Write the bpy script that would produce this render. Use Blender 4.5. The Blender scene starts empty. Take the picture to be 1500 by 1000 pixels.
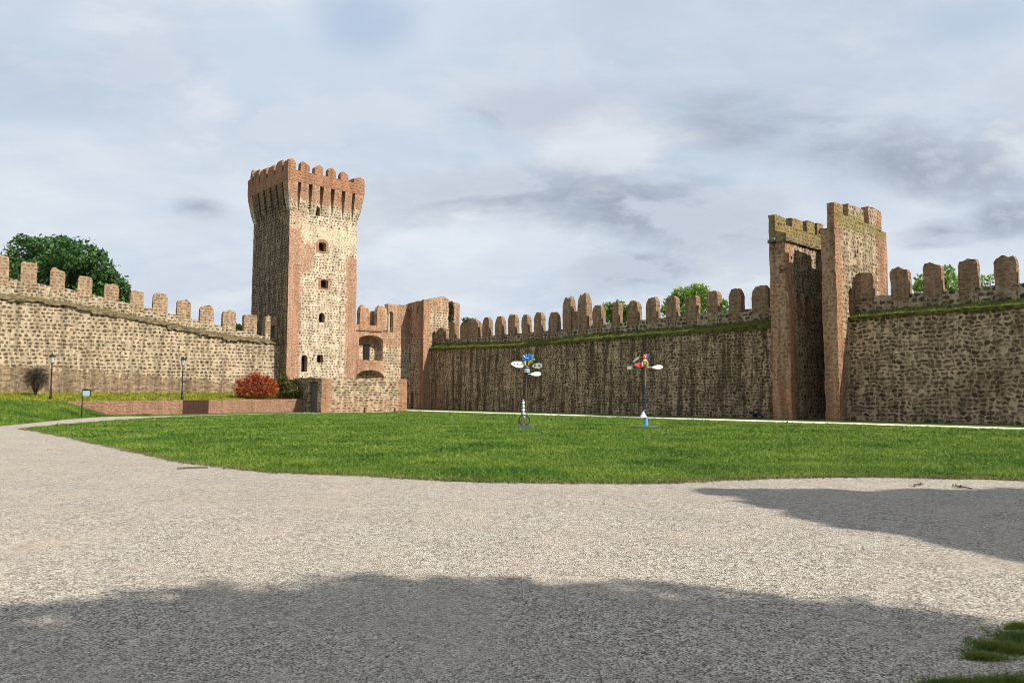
import bpy, bmesh, math, random
import numpy as np
from mathutils import Vector, Matrix, noise
random.seed(7); RNG = np.random.default_rng(7)
scene = bpy.context.scene
COL = scene.collection
R = math.radians

# ------------------------------------------------------------------ camera
EYE = 1.6; F = 1083.0; PITCH = math.atan(75/1083)
cam = bpy.data.cameras.new('camera'); cam_o = bpy.data.objects.new('camera', cam); COL.objects.link(cam_o)
cam.sensor_width = 36; cam.lens = F/1500*36; cam.clip_end = 5000; cam.clip_start = .05
cam_o.location = (0, 0, EYE); cam_o.rotation_euler = (math.pi/2+PITCH, 0, 0)
scene.camera = cam_o
def ray(px, py):
    x = (px-750)/F; y = (500-py)/F; c, s = math.cos(PITCH), math.sin(PITCH)
    return Vector((x, c-s*y, s+c*y))
def G(px, py, z=0.0):                      # measured ground point
    d = ray(px, py); t = (z-EYE)/d.z
    return Vector((d.x*t, d.y*t, z))
def A(px, py, Y):                          # measured point at a known distance
    d = ray(px, py); t = Y/d.y
    return Vector((d.x*t, Y, EYE+d.z*t))
class Frame:                               # local frame of a wall: x along it, -y towards the yard
    def __init__(s, o, ux):
        s.o = Vector((o[0], o[1], 0)); s.ux = Vector((ux[0], ux[1], 0)).normalized(); s.uy = Vector((-s.ux.y, s.ux.x, 0))
        s.ang = math.atan2(s.ux.y, s.ux.x)
    def at(s, px, py, y0=0.0):             # (x, z) where the view ray meets the plane local y = y0
        d = ray(px, py); p = s.o+s.uy*y0
        t = (p.x*s.uy.x+p.y*s.uy.y)/(d.x*s.uy.x+d.y*s.uy.y)
        h = Vector((d.x*t, d.y*t, 0))
        return (h-s.o).dot(s.ux), EYE+d.z*t
    def atx(s, px, py, x0=0.0):            # (y, z) where the view ray meets the plane local x = x0
        d = ray(px, py); p = s.o+s.ux*x0
        t = (p.x*s.ux.x+p.y*s.ux.y)/(d.x*s.ux.x+d.y*s.ux.y)
        h = Vector((d.x*t, d.y*t, 0))
        return (h-s.o).dot(s.uy), EYE+d.z*t
    def w(s, x, y, z=0.0):
        p = s.o+s.ux*x+s.uy*y; return Vector((p.x, p.y, z))
    def l(s, p):
        q = Vector((p[0], p[1], 0))-s.o; return q.dot(s.ux), q.dot(s.uy)
UR = Vector((.683, -.730))
FR = Frame((-7.3, 72.0), UR)                       # long shaded wall on the right
FT = Frame((-19.9, 65.3), (.730, .683))            # keep, gatehouse, ruined block, enclosure
FL = Frame((-20.8, 66.3), (.832, .555))            # sunlit wall on the left (x negative to the left)

# ------------------------------------------------------------------ object helpers
def put(o, parent=None):
    COL.objects.link(o)
    if parent is not None: o.parent = parent
    return o
def tag(o, label=None, cat=None, group=None, kind=None):
    if label: o['label'] = label
    if cat: o['category'] = cat
    if group: o['group'] = group
    if kind: o['kind'] = kind
    return o
def empty(name, loc, ang=0.0):
    o = bpy.data.objects.new(name, None); o.empty_display_size = .3
    o.location = loc; o.rotation_euler = (0, 0, ang); COL.objects.link(o); return o
def mesh_obj(name, me, mat, parent=None, smooth=False):
    o = bpy.data.objects.new(name, me)
    if mat is not None: me.materials.append(mat)
    if smooth: me.polygons.foreach_set('use_smooth', [True]*len(me.polygons))
    return put(o, parent)
def from_bm(name, bm, mat, parent=None, smooth=False, uv=True):
    bmesh.ops.recalc_face_normals(bm, faces=bm.faces)
    if uv: box_uv(bm)
    me = bpy.data.meshes.new(name); bm.to_mesh(me); bm.free()
    return mesh_obj(name, me, mat, parent, smooth)
def box_uv(bm):
    bm.normal_update()
    lay = bm.loops.layers.uv.get('UVMap') or bm.loops.layers.uv.new('UVMap')
    for f in bm.faces:
        n = f.normal; ax = max(range(3), key=lambda i: abs(n[i]))
        for lp in f.loops:
            c = lp.vert.co
            if ax == 1: lp[lay].uv = (c.x, c.z)
            elif ax == 0: lp[lay].uv = (c.y+60, c.z)
            else: lp[lay].uv = (c.x, c.y+30)
def arrays_mesh(name, V, Fc, mat, parent=None, smooth=False):
    V = np.asarray(V, dtype=np.float32); Fc = np.asarray(Fc, dtype=np.int32); k = Fc.shape[1]
    me = bpy.data.meshes.new(name)
    me.vertices.add(len(V)); me.vertices.foreach_set('co', V.ravel())
    me.loops.add(Fc.size); me.loops.foreach_set('vertex_index', Fc.ravel())
    me.polygons.add(len(Fc)); me.polygons.foreach_set('loop_start', np.arange(0, Fc.size, k, dtype=np.int32))
    me.update(calc_edges=True); me.validate()
    return mesh_obj(name, me, mat, parent, smooth)
def nz(x, y, z, s=1.0): return noise.noise(Vector((x*s, y*s, z*s)))
def gridbox(bm, x0, x1, y0, y1, z0, z1, n, deform=None):
    nx, ny, nz_ = n; vd = {}
    def v(i, j, k):
        key = (i, j, k)
        if key not in vd:
            p = Vector((x0+(x1-x0)*i/nx, y0+(y1-y0)*j/ny, z0+(z1-z0)*k/nz_))
            if deform: p = deform(p, i/nx, j/ny, k/nz_)
            vd[key] = bm.verts.new(p)
        return vd[key]
    for i in range(nx):
        for k in range(nz_):
            bm.faces.new((v(i,0,k), v(i+1,0,k), v(i+1,0,k+1), v(i,0,k+1)))
            bm.faces.new((v(i,ny,k), v(i,ny,k+1), v(i+1,ny,k+1), v(i+1,ny,k)))
    for j in range(ny):
        for k in range(nz_):
            bm.faces.new((v(0,j,k), v(0,j,k+1), v(0,j+1,k+1), v(0,j+1,k)))
            bm.faces.new((v(nx,j,k), v(nx,j+1,k), v(nx,j+1,k+1), v(nx,j,k+1)))
    for i in range(nx):
        for j in range(ny):
            bm.faces.new((v(i,j,0), v(i,j+1,0), v(i+1,j+1,0), v(i+1,j,0)))
            bm.faces.new((v(i,j,nz_), v(i+1,j,nz_), v(i+1,j+1,nz_), v(i,j+1,nz_)))
def rough(amp, sc=1.3, seed=0.0):
    def d(p, a, b, c):
        q = Vector((p.x*sc+seed, p.y*sc+seed*2, p.z*sc))
        n = noise.noise_vector(q)*amp + noise.noise_vector(q*3.1)*amp*.5
        return p+n
    return d
def bx(bm, x0, x1, y0, y1, z0, z1):
    gridbox(bm, min(x0,x1), max(x0,x1), min(y0,y1), max(y0,y1), min(z0,z1), max(z0,z1), (1,1,1))
def prism(bm, prof, y0, y1):               # profile in (x, z), extruded along y
    a = [bm.verts.new((x, y0, z)) for x, z in prof]; b = [bm.verts.new((x, y1, z)) for x, z in prof]
    n = len(prof); bm.faces.new(a); bm.faces.new(b[::-1])
    for i in range(n): bm.faces.new((a[i], b[i], b[(i+1)%n], a[(i+1)%n]))
def arch(x0, x1, z0, z1, rise=None, n=8):  # opening with a round or segmental head
    w = (x1-x0)/2; rise = w if rise is None else rise; cx = (x0+x1)/2; zs = z1-rise
    return [(x0, z0), (x1, z0)]+[(cx+w*math.cos(math.pi*i/n), zs+rise*math.sin(math.pi*i/n)) for i in range(n+1)]
def tube(bm, pts, r, n=8, cap=True):
    pts = [Vector(p) for p in pts]; rings = []
    rr = r if isinstance(r, (list, tuple)) else [r]*len(pts)
    for i, p in enumerate(pts):
        d = (pts[min(i+1, len(pts)-1)]-pts[max(i-1, 0)]).normalized()
        a = d.cross(Vector((0,0,1)) if abs(d.z) < .9 else Vector((1,0,0))).normalized(); b = d.cross(a)
        rings.append([bm.verts.new(p+(a*math.cos(2*math.pi*k/n)+b*math.sin(2*math.pi*k/n))*rr[i]) for k in range(n)])
    for i in range(len(rings)-1):
        for k in range(n): bm.faces.new((rings[i][k], rings[i][(k+1)%n], rings[i+1][(k+1)%n], rings[i+1][k]))
    if cap: bm.faces.new(rings[0][::-1]); bm.faces.new(rings[-1])
def lathe(bm, prof, c=(0,0,0), n=16):      # prof: (radius, z)
    c = Vector(c); rings = [[bm.verts.new(c+Vector((r*math.cos(2*math.pi*k/n), r*math.sin(2*math.pi*k/n), z))) for k in range(n)] for r, z in prof]
    for i in range(len(rings)-1):
        for k in range(n): bm.faces.new((rings[i][k], rings[i][(k+1)%n], rings[i+1][(k+1)%n], rings[i+1][k]))
    bm.faces.new(rings[0][::-1]); bm.faces.new(rings[-1])
def solid(bm, cutters):                    # subtract closed bmeshes one by one; a cut that would wreck the wall is skipped
    bmesh.ops.recalc_face_normals(bm, faces=bm.faces)
    for cb in cutters:
        bmesh.ops.recalc_face_normals(cb, faces=cb.faces)
        me = bpy.data.meshes.new('t'); bm.to_mesh(me); m = bpy.data.meshes.new('c'); cb.to_mesh(m)
        v0 = bm.calc_volume(); vc = cb.calc_volume(); cb.free()
        o = bpy.data.objects.new('t', me); c = bpy.data.objects.new('c', m); COL.objects.link(o); COL.objects.link(c)
        md = o.modifiers.new('b', 'BOOLEAN'); md.operation = 'DIFFERENCE'; md.object = c; md.solver = 'EXACT'
        dg = bpy.context.evaluated_depsgraph_get()
        res = bpy.data.meshes.new_from_object(o.evaluated_get(dg), depsgraph=dg)
        out = bmesh.new(); out.from_mesh(res); v1 = out.calc_volume()
        for ob in (o, c): bpy.data.objects.remove(ob)
        for q in (me, m, res): bpy.data.meshes.remove(q)
        if v0-1.05*abs(vc)-.02 <= v1 <= v0+.02: bm.free(); bm = out
        else: out.free()
    return bm
def cutter(prof, y0, y1):
    b = bmesh.new(); prism(b, prof, y0, y1); return b
def cutter_x(prof, x0, x1):                # profile in (y, z), extruded along x
    b = bmesh.new(); prism(b, prof, 0, 1)
    for v in b.verts: v.co = Vector((x0+(x1-x0)*v.co.y, v.co.x, v.co.z))
    return b
def skin_mesh(name, verts, edges, radii, mat, parent, sub=1):
    me = bpy.data.meshes.new(name); me.from_pydata(verts, edges, [])
    o = bpy.data.objects.new('t', me); COL.objects.link(o)
    md = o.modifiers.new('s', 'SKIN'); md.use_smooth_shade = True
    for i, r in enumerate(radii):
        me.skin_vertices[0].data[i].radius = (r, r) if not isinstance(r, tuple) else r
    me.skin_vertices[0].data[0].use_root = True
    sb = o.modifiers.new('u', 'SUBSURF'); sb.levels = sub; sb.render_levels = sub
    dg = bpy.context.evaluated_depsgraph_get()
    res = bpy.data.meshes.new_from_object(o.evaluated_get(dg), depsgraph=dg)
    bpy.data.objects.remove(o); bpy.data.meshes.remove(me)
    res.name = name; res.materials.clear()
    return mesh_obj(name, res, mat, parent, True)

# ------------------------------------------------------------------ node helpers
class NT:
    def __init__(s, name, world=False):
        if world: s.t = world.node_tree
        else:
            s.m = bpy.data.materials.new(name); s.m.use_nodes = True; s.t = s.m.node_tree
        s.t.nodes.clear()
    def n(s, typ, ins=None, **kw):
        nd = s.t.nodes.new(typ)
        for k, v in kw.items(): setattr(nd, k, v)
        for k, v in (ins or {}).items():
            sock = nd.inputs[k]
            if isinstance(v, bpy.types.NodeSocket): s.t.links.new(v, sock)
            else: sock.default_value = v
        return nd
    def math(s, op, a, b=None, c=None, clamp=False):
        ins = {0: a}
        if b is not None: ins[1] = b
        if c is not None: ins[2] = c
        return s.n('ShaderNodeMath', ins, operation=op, use_clamp=clamp).outputs[0]
    def vmath(s, op, a, b=None, scale=None):
        ins = {0: a}
        if b is not None: ins[1] = b
        nd = s.n('ShaderNodeVectorMath', ins, operation=op)
        if scale is not None: nd.inputs['Scale'].default_value = scale
        return nd.outputs['Value' if op in ('DOT_PRODUCT', 'LENGTH', 'DISTANCE') else 'Vector']
    def sstep(s, x, a, b, lo=0.0, hi=1.0):
        return s.n('ShaderNodeMapRange', {'Value': x, 'From Min': a, 'From Max': b, 'To Min': lo, 'To Max': hi}, interpolation_type='SMOOTHSTEP').outputs[0]
    def mix(s, f, a, b, mode='MIX'):
        nd = s.t.nodes.new('ShaderNodeMix'); nd.data_type = 'RGBA'; nd.blend_type = mode
        for sock, v in ((nd.inputs[0], f), (nd.inputs[6], a), (nd.inputs[7], b)):
            if isinstance(v, bpy.types.NodeSocket): s.t.links.new(v, sock)
            else: sock.default_value = v if not isinstance(v, tuple) else (*v, 1)
        return nd.outputs[2]
    def noise(s, v, scale, detail=4, rough=.55, dist=0.0, dim='3D', col=False):
        nd = s.n('ShaderNodeTexNoise', {'Vector': v, 'Scale': scale, 'Detail': detail, 'Roughness': rough, 'Distortion': dist}, noise_dimensions=dim)
        return nd.outputs['Color' if col else 'Fac']
    def ramp(s, f, stops, interp='LINEAR'):
        nd = s.n('ShaderNodeValToRGB', {0: f}); cr = nd.color_ramp; cr.interpolation = interp
        while len(cr.elements) < len(stops): cr.elements.new(.5)
        for e, (p, c) in zip(cr.elements, stops): e.position = p; e.color = (*c, 1)
        return nd.outputs[0]
    def uv(s): return s.n('ShaderNodeTexCoord').outputs['UV']
    def pos(s): return s.n('ShaderNodeNewGeometry').outputs['Position']
    def sep(s, v):
        o = s.n('ShaderNodeSeparateXYZ', {0: v}).outputs; return o[0], o[1], o[2]
    def comb(s, x, y, z=0.0): return s.n('ShaderNodeCombineXYZ', {0: x, 1: y, 2: z}).outputs[0]
    def scale(s, v, sx, sy, sz=1.0): return s.vmath('MULTIPLY', v, (sx, sy, sz))
    def bump(s, h, strength=.5, dist=.02):
        return s.n('ShaderNodeBump', {'Height': h, 'Strength': strength, 'Distance': dist}).outputs[0]
    def out(s, color, rough=.9, normal=None, metal=0.0, spec=.3, trans=0.0):
        ins = {'Base Color': color if not isinstance(color, tuple) else (*color, 1), 'Roughness': rough, 'Metallic': metal, 'Specular IOR Level': spec}
        if normal is not None: ins['Normal'] = normal
        b = s.n('ShaderNodeBsdfPrincipled', ins).outputs[0]
        if trans:
            t = s.n('ShaderNodeBsdfTranslucent', {'Color': color if not isinstance(color, tuple) else (*color, 1)}).outputs[0]
            b = s.n('ShaderNodeMixShader', {0: trans, 1: b, 2: t}).outputs[0]
        s.n('ShaderNodeOutputMaterial', {0: b}); return s.m

def masonry(name, mortar, stones, su=2.6, sv=3.6, size=(.34, .30), brick=(), streak=.35, base=None, moss=0.0, drop=.15,
            plaster=(), brickcol=((.36,.125,.062), (.235,.080,.043), (.46,.235,.13)), stain=.3, patch=None, grain=.35, wobble=.24):
    t = NT(name); uv = t.uv(); u, v, _ = t.sep(uv)
    wob = t.vmath('SUBTRACT', t.noise(uv, 1.1, 3, dim='2D', col=True), (.5, .5, .5))
    wob2 = t.vmath('SUBTRACT', t.noise(uv, 4.5, 2, dim='2D', col=True), (.5, .5, .5))
    duv = t.vmath('ADD', t.vmath('ADD', uv, t.vmath('SCALE', wob, scale=wobble)), t.vmath('SCALE', wob2, scale=wobble*.42))
    fine = t.noise(uv, 9.0, 5, .65, dim='2D'); broad = t.noise(uv, .33, 4, .6, dim='2D'); mid = t.noise(uv, 1.6, 4, .6, dim='2D')
    du_, dv_, _ = t.sep(duv); X = t.math('MULTIPLY', du_, su); Y = t.math('MULTIPLY', dv_, sv)
    row = t.math('FLOOR', Y); X = t.math('ADD', X, t.math('MULTIPLY', t.n('ShaderNodeTexWhiteNoise', {'W': row}, noise_dimensions='1D').outputs[0], 9.0))
    cell = t.math('FLOOR', X); wn = t.n('ShaderNodeTexWhiteNoise', {'Vector': t.comb(cell, row)}, noise_dimensions='2D').outputs['Color']
    r1, r2, r3 = t.sep(wn); rnd = t.math('FRACT', t.math('MULTIPLY', t.math('ADD', r1, r3), 7.31))
    ax = t.math('ABSOLUTE', t.math('ADD', t.math('SUBTRACT', t.math('FRACT', X), .5), t.math('MULTIPLY', t.math('SUBTRACT', r2, .5), .22)))
    ay = t.math('ABSOLUTE', t.math('ADD', t.math('SUBTRACT', t.math('FRACT', Y), .5), t.math('MULTIPLY', t.math('SUBTRACT', r1, .5), .16)))
    ax = t.math('DIVIDE', ax, t.math('ADD', size[0]-.12, t.math('MULTIPLY', r1, .24))); ay = t.math('DIVIDE', ay, t.math('ADD', size[1]-.09, t.math('MULTIPLY', r3, .18)))
    dist = t.math('POWER', t.math('ADD', t.math('POWER', ax, 2.6), t.math('POWER', ay, 2.6)), 1/2.6)
    dist = t.math('ADD', dist, t.math('MULTIPLY', t.math('SUBTRACT', fine, .5), 1.1))
    dist = t.math('ADD', dist, t.math('MULTIPLY', t.math('SUBTRACT', mid, .5), .9))
    mask = t.math('MULTIPLY', t.sstep(dist, .72, 1.12, 1.0, 0.0), t.math('GREATER_THAN', r3, drop))
    scol = t.ramp(rnd, [(0, stones[0]), (.5, stones[1]), (1, stones[2])])
    scol = t.mix(t.math('MULTIPLY', fine, .7), scol, t.mix(.5, scol, (.02,.016,.012)))
    mcol = t.mix(t.sstep(mid, .3, .75), tuple(c*.78 for c in mortar), tuple(min(1, c*1.12) for c in mortar))
    mcol = t.mix(t.sstep(fine, .35, .8, 0, .35), mcol, tuple(c*.45 for c in mortar))
    col = t.mix(mask, mcol, scol)
    hgt = t.math('ADD', t.math('MULTIPLY', mask, .6), fine)
    ju = t.math('ADD', u, t.math('MULTIPLY', t.math('SUBTRACT', t.noise(uv, 1.9, 4, .7, dim='2D'), .5), 1.1))
    jv = t.math('ADD', v, t.math('MULTIPLY', t.math('SUBTRACT', t.noise(t.vmath('ADD', uv, (7.3, 3.1, 0)), 1.4, 4, .7, dim='2D'), .5), 2.2))
    def rect(r):
        u0, u1, v0, v1 = r[:4]; s = .22
        m = t.math('MULTIPLY', t.sstep(ju, u0-s, u0+s), t.sstep(ju, u1-s, u1+s, 1, 0))
        m = t.math('MULTIPLY', m, t.math('MULTIPLY', t.sstep(jv, v0-s, v0+s), t.sstep(jv, v1-s, v1+s, 1, 0)))
        return t.math('MULTIPLY', m, r[4] if len(r) > 4 else 1.0)
    if plaster:
        m = None
        for r in plaster: m = rect(r) if m is None else t.math('MAXIMUM', m, rect(r))
        col = t.mix(t.math('MULTIPLY', m, .85), col, t.mix(fine, tuple(c*.75 for c in mortar), tuple(min(1, c*1.2) for c in mortar)))
    if brick:
        bk = t.n('ShaderNodeTexBrick', {'Vector': duv, 'Color1': (*brickcol[0], 1), 'Color2': (*brickcol[1], 1), 'Mortar': (*[c*.8 for c in mortar], 1),
                 'Scale': 1.0, 'Mortar Size': .014, 'Brick Width': .31, 'Row Height': .093, 'Bias': -.1})
        bc = t.mix(t.sstep(t.noise(t.scale(uv, 3.5, 8), 1.0, 4, .7, dim='2D'), .42, .7), bk.outputs[0], brickcol[2])
        bc = t.mix(t.sstep(mid, .58, .8, 0, .45), bc, tuple(c*.62 for c in mortar))
        bc = t.mix(t.sstep(fine, .5, .8, 0, .6), bc, tuple(c*.4 for c in brickcol[1]))
        m = None
        for r in brick: m = rect(r) if m is None else t.math('MAXIMUM', m, rect(r))
        col = t.mix(m, col, bc)
    if base:                                # older stonework with little mortar at the foot: (height at u=0, slope, mortar, strength)
        lim = t.math('ADD', base[0], t.math('MULTIPLY', u, base[1]))
        m = t.sstep(t.math('SUBTRACT', t.math('ADD', v, t.math('MULTIPLY', t.math('SUBTRACT', mid, .5), 1.6)), lim), -.12, .12, 1, 0)
        bandn = t.noise(t.scale(duv, 2.0, 4.6), 1.0, 6, .75, .3, dim='2D')
        bcol = t.ramp(bandn, [(.30, tuple(c*.16 for c in base[2])), (.45, tuple(c*.6 for c in base[2])), (.56, base[2]), (.70, tuple(min(1,c*1.5) for c in base[2]))])
        col = t.mix(t.math('MULTIPLY', m, base[3]), col, bcol)
        hgt = t.mix(m, hgt, bandn)
    gr = t.noise(t.scale(duv, 4.6, 7.5), 1.0, 6, .72, .4, dim='2D')
    col = t.mix(t.sstep(gr, .50, .66, 0, grain), col, t.mix(.80, col, (.03, .024, .017)))
    col = t.mix(t.sstep(gr, .46, .34, 0, grain*.55), col, t.mix(.5, col, tuple(min(1, c*1.25) for c in mortar)))
    # washed-down streaks and broad weathering
    st = t.noise(t.comb(t.math('MULTIPLY', u, 2.0), t.math('MULTIPLY', v, .16)), 1.0, 6, .72, .3, dim='2D')
    stm = t.math('MULTIPLY', t.sstep(st, .44, .62), streak)
    col = t.mix(stm, col, t.mix(.78, col, (.044, .030, .018)))
    col = t.mix(t.sstep(st, .46, .32, 0, streak*.45), col, t.mix(.5, col, tuple(min(1, c*1.1) for c in mortar)))
    col = t.mix(t.math('MULTIPLY', t.sstep(broad, .48, .72), stain), col, t.mix(.6, col, (.05, .04, .028)))
    if moss:
        mm = t.sstep(t.math('ADD', t.noise(uv, 2.4, 5, .7, dim='2D'), t.math('MULTIPLY', t.sep(t.n('ShaderNodeNewGeometry').outputs['Normal'])[2], .22)), .50, .72, 0, moss)
        col = t.mix(mm, col, t.mix(fine, (.055, .055, .012), (.17, .14, .035)))
    if patch:
        m = None
        for r in patch[0]: m = rect(r) if m is None else t.math('MAXIMUM', m, rect(r))
        col = t.mix(m, col, t.mix(fine, tuple(c*.5 for c in patch[1]), patch[1]))
    return t.out(col, .93, t.bump(hgt, .85, .05), spec=.15)

def simple(name, col, rough=.6, metal=0.0, var=.25, sc=6.0, spec=.4, trans=0.0, bump=0.0):
    t = NT(name); p = t.n('ShaderNodeTexCoord').outputs['Object']; f = t.noise(p, sc, 4, .6)
    c = t.mix(f, tuple(x*(1-var) for x in col), tuple(min(1, x*(1+var)) for x in col))
    return t.out(c, rough, t.bump(t.noise(p, sc*4, 3), bump, .01) if bump else None, metal, spec, trans)
def leafmat(name, a, b, c, trans=.3, sc=.9, amp=.55):
    t = NT(name); g = t.n('ShaderNodeNewGeometry'); r = g.outputs['Random Per Island']; f = t.noise(g.outputs['Position'], sc, 5, .65)
    k = t.math('ADD', t.math('MULTIPLY', r, .6), t.math('ADD', t.math('MULTIPLY', t.math('SUBTRACT', f, .5), amp*1.6), .275))
    return t.out(t.ramp(k, [(.2, a), (.55, b), (.95, c)]), .55, None, 0, .35, trans)

# ------------------------------------------------------------------ materials
STN = ((.085,.055,.036), (.17,.115,.070), (.27,.195,.125))
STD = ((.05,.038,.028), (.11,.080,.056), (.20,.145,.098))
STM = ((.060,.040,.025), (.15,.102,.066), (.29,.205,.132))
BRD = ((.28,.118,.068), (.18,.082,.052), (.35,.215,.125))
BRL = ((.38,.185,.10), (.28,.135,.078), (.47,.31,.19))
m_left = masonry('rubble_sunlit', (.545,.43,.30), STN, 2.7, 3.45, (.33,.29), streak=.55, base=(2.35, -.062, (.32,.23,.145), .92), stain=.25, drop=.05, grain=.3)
m_lpar = masonry('rubble_parapet', (.54,.44,.31), STN, 2.6, 3.6, (.33,.30), streak=.35, stain=.4, moss=.5, drop=.05)
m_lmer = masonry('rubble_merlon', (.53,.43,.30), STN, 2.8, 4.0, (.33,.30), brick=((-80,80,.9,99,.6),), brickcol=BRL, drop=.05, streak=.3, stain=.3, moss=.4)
m_lledge = masonry('ruined_ledge', (.27,.215,.14), STD, 1.6, 7, (.40,.36), streak=.3, stain=.5, moss=.45)
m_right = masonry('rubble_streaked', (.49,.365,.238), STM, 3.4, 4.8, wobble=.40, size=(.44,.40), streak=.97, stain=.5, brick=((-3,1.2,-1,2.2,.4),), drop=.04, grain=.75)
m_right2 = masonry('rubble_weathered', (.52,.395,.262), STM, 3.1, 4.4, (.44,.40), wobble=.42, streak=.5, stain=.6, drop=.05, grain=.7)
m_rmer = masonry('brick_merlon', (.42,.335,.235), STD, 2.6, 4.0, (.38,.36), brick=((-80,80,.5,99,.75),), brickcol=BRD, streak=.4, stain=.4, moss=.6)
m_rpar = masonry('parapet_stone', (.50,.415,.29), STD, 2.4, 3.6, (.43,.40), grain=.6, streak=.35, stain=.4, moss=.3)

def groundmat(kind):
    t = NT(kind); p = t.pos(); x, y, z = t.sep(p); p2 = t.comb(x, y)
    broad = t.noise(p2, .12, 4, .6, dim='2D'); mid = t.noise(p2, .9, 4, .65, dim='2D'); fine = t.noise(p2, 22, 4, .7, dim='2D')
    if kind == 'gravel':
        v1 = t.n('ShaderNodeTexVoronoi', {'Vector': p2, 'Scale': 62.0}, voronoi_dimensions='2D')
        v2 = t.n('ShaderNodeTexVoronoi', {'Vector': t.scale(p2, .8, 1.0), 'Scale': 30.0}, voronoi_dimensions='2D')
        r1 = t.sep(v1.outputs['Color'])[0]; r2 = t.sep(v2.outputs['Color'])[1]
        k = t.math('ADD', t.math('MULTIPLY', r1, .55), t.math('MULTIPLY', r2, .45))
        c = t.ramp(k, [(.08, (.12,.10,.078)), (.30, (.36,.32,.272)), (.6, (.53,.48,.415)), (.95, (.78,.73,.65))])
        c = t.mix(t.sstep(v1.outputs['Distance'], .36, .70, 0, .88), c, (.058,.045,.033))
        c = t.mix(t.sstep(mid, .42, .72, 0, .35), c, (.48,.40,.315), 'MIX')
        c = t.mix(t.sstep(broad, .5, .7, 0, .3), c, (.40,.36,.28))
        c = t.mix(t.sstep(t.noise(t.comb(t.math('ADD', t.math('MULTIPLY', x, .35), t.math('MULTIPLY', y, .9)), t.math('MULTIPLY', x, .12)), 1.3, 4, .6, .6, dim='2D'), .52, .68, 0, .22), c, (.30,.26,.205))
        h = t.math('SUBTRACT', t.math('MULTIPLY', r1, .5), v1.outputs['Distance'])
        h = t.math('ADD', h, t.math('MULTIPLY', v2.outputs['Distance'], -.5))
        return t.out(c, .95, t.bump(h, .8, .016), spec=.08)
    if kind == 'lawn':
        tuft = t.noise(t.scale(p2, 1.0, 2.2), 2.6, 6, .72, dim='2D')
        c = t.ramp(t.math('ADD', t.math('MULTIPLY', tuft, .6), t.math('MULTIPLY', fine, .45)), [(.28, (.022,.052,.006)), (.5, (.068,.14,.014)), (.72, (.15,.22,.030))])
        c = t.mix(t.sstep(mid, .5, .78, 0, .55), c, (.17,.19,.035))
        c = t.mix(t.sstep(t.noise(p2, .35, 5, .65, dim='2D'), .56, .72, 0, .5), c, (.21,.19,.055))
        return t.out(c, .95, t.bump(t.math('ADD', tuft, fine), 1.0, .08), spec=.1)
    if kind == 'path':
        c = t.mix(fine, (.60,.55,.45), (.82,.77,.65)); c = t.mix(t.sstep(mid, .55, .8, 0, .4), c, (.25,.25,.14))
        return t.out(c, .95, t.bump(fine, .5, .02), spec=.1)
    if kind == 'terrace':
        c = t.mix(t.sstep(fine, .4, .6), (.07,.10,.015), (.24,.20,.025)); c = t.mix(t.sstep(mid, .45, .65, 0, .7), c, (.045,.085,.012))
        return t.out(c, .95, t.bump(fine, .8, .05), spec=.1)
    if kind == 'ground':
        c = t.mix(mid, (.05,.07,.02), (.12,.11,.05)); return t.out(c, .95, spec=.1)
m_gravel, m_lawn, m_path, m_terrace, m_ground = [groundmat(k) for k in ('gravel', 'lawn', 'path', 'terrace', 'ground')]
m_blade = leafmat('grass_blade', (.026,.066,.005), (.098,.205,.014), (.25,.31,.045), .3, .38, 1.1)
m_blade2 = leafmat('corner_grass', (.035,.068,.008), (.11,.18,.020), (.27,.27,.065), .3, 5.0, .9)
m_ledgegrass = leafmat('ledge_grass', (.055,.075,.014), (.15,.175,.030), (.33,.31,.08), .25, .7)
m_drygrass = leafmat('dry_grass', (.05,.045,.018), (.12,.10,.04), (.22,.18,.08), .2, .7)
m_fringe = leafmat('fringe_grass', (.05,.06,.015), (.15,.15,.04), (.30,.25,.12), .2, 2.5)
m_flower = leafmat('meadow_flower', (.05,.09,.012), (.19,.23,.02), (.50,.43,.03), .25, .6)
m_bark = simple('bark', (.075,.055,.04), .9, bump=.6)
m_leafdark = leafmat('leaf_dark', (.020,.054,.014), (.048,.120,.028), (.11,.21,.055), .32)
m_leaflight = leafmat('leaf_light', (.07,.13,.018), (.16,.28,.034), (.30,.42,.06), .45)
m_leafred = leafmat('leaf_red', (.10,.018,.010), (.34,.058,.022), (.58,.19,.055), .3)
m_leafbush = leafmat('leaf_olive', (.025,.032,.008), (.075,.080,.016), (.16,.15,.03), .25)
m_twig = simple('dark_twig', (.030,.020,.018), .9)
m_ivy = leafmat('ivy_leaf', (.012,.018,.006), (.035,.040,.012), (.075,.080,.022), .2)
m_iron = simple('black_iron', (.016,.016,.017), .5, .4)
m_rust = simple('rusted_steel', (.048,.017,.011), .75, .2, .35, 3.0, bump=.3)
m_wood = simple('weathered_wood', (.10,.085,.075), .85, var=.45, sc=5, bump=.4)
m_glass = simple('lantern_glass', (.55,.56,.54), .15, var=.05)
m_dark = simple('interior_shade', (.015,.012,.010), .95)  # near-black colour standing in for the shade inside openings

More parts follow.
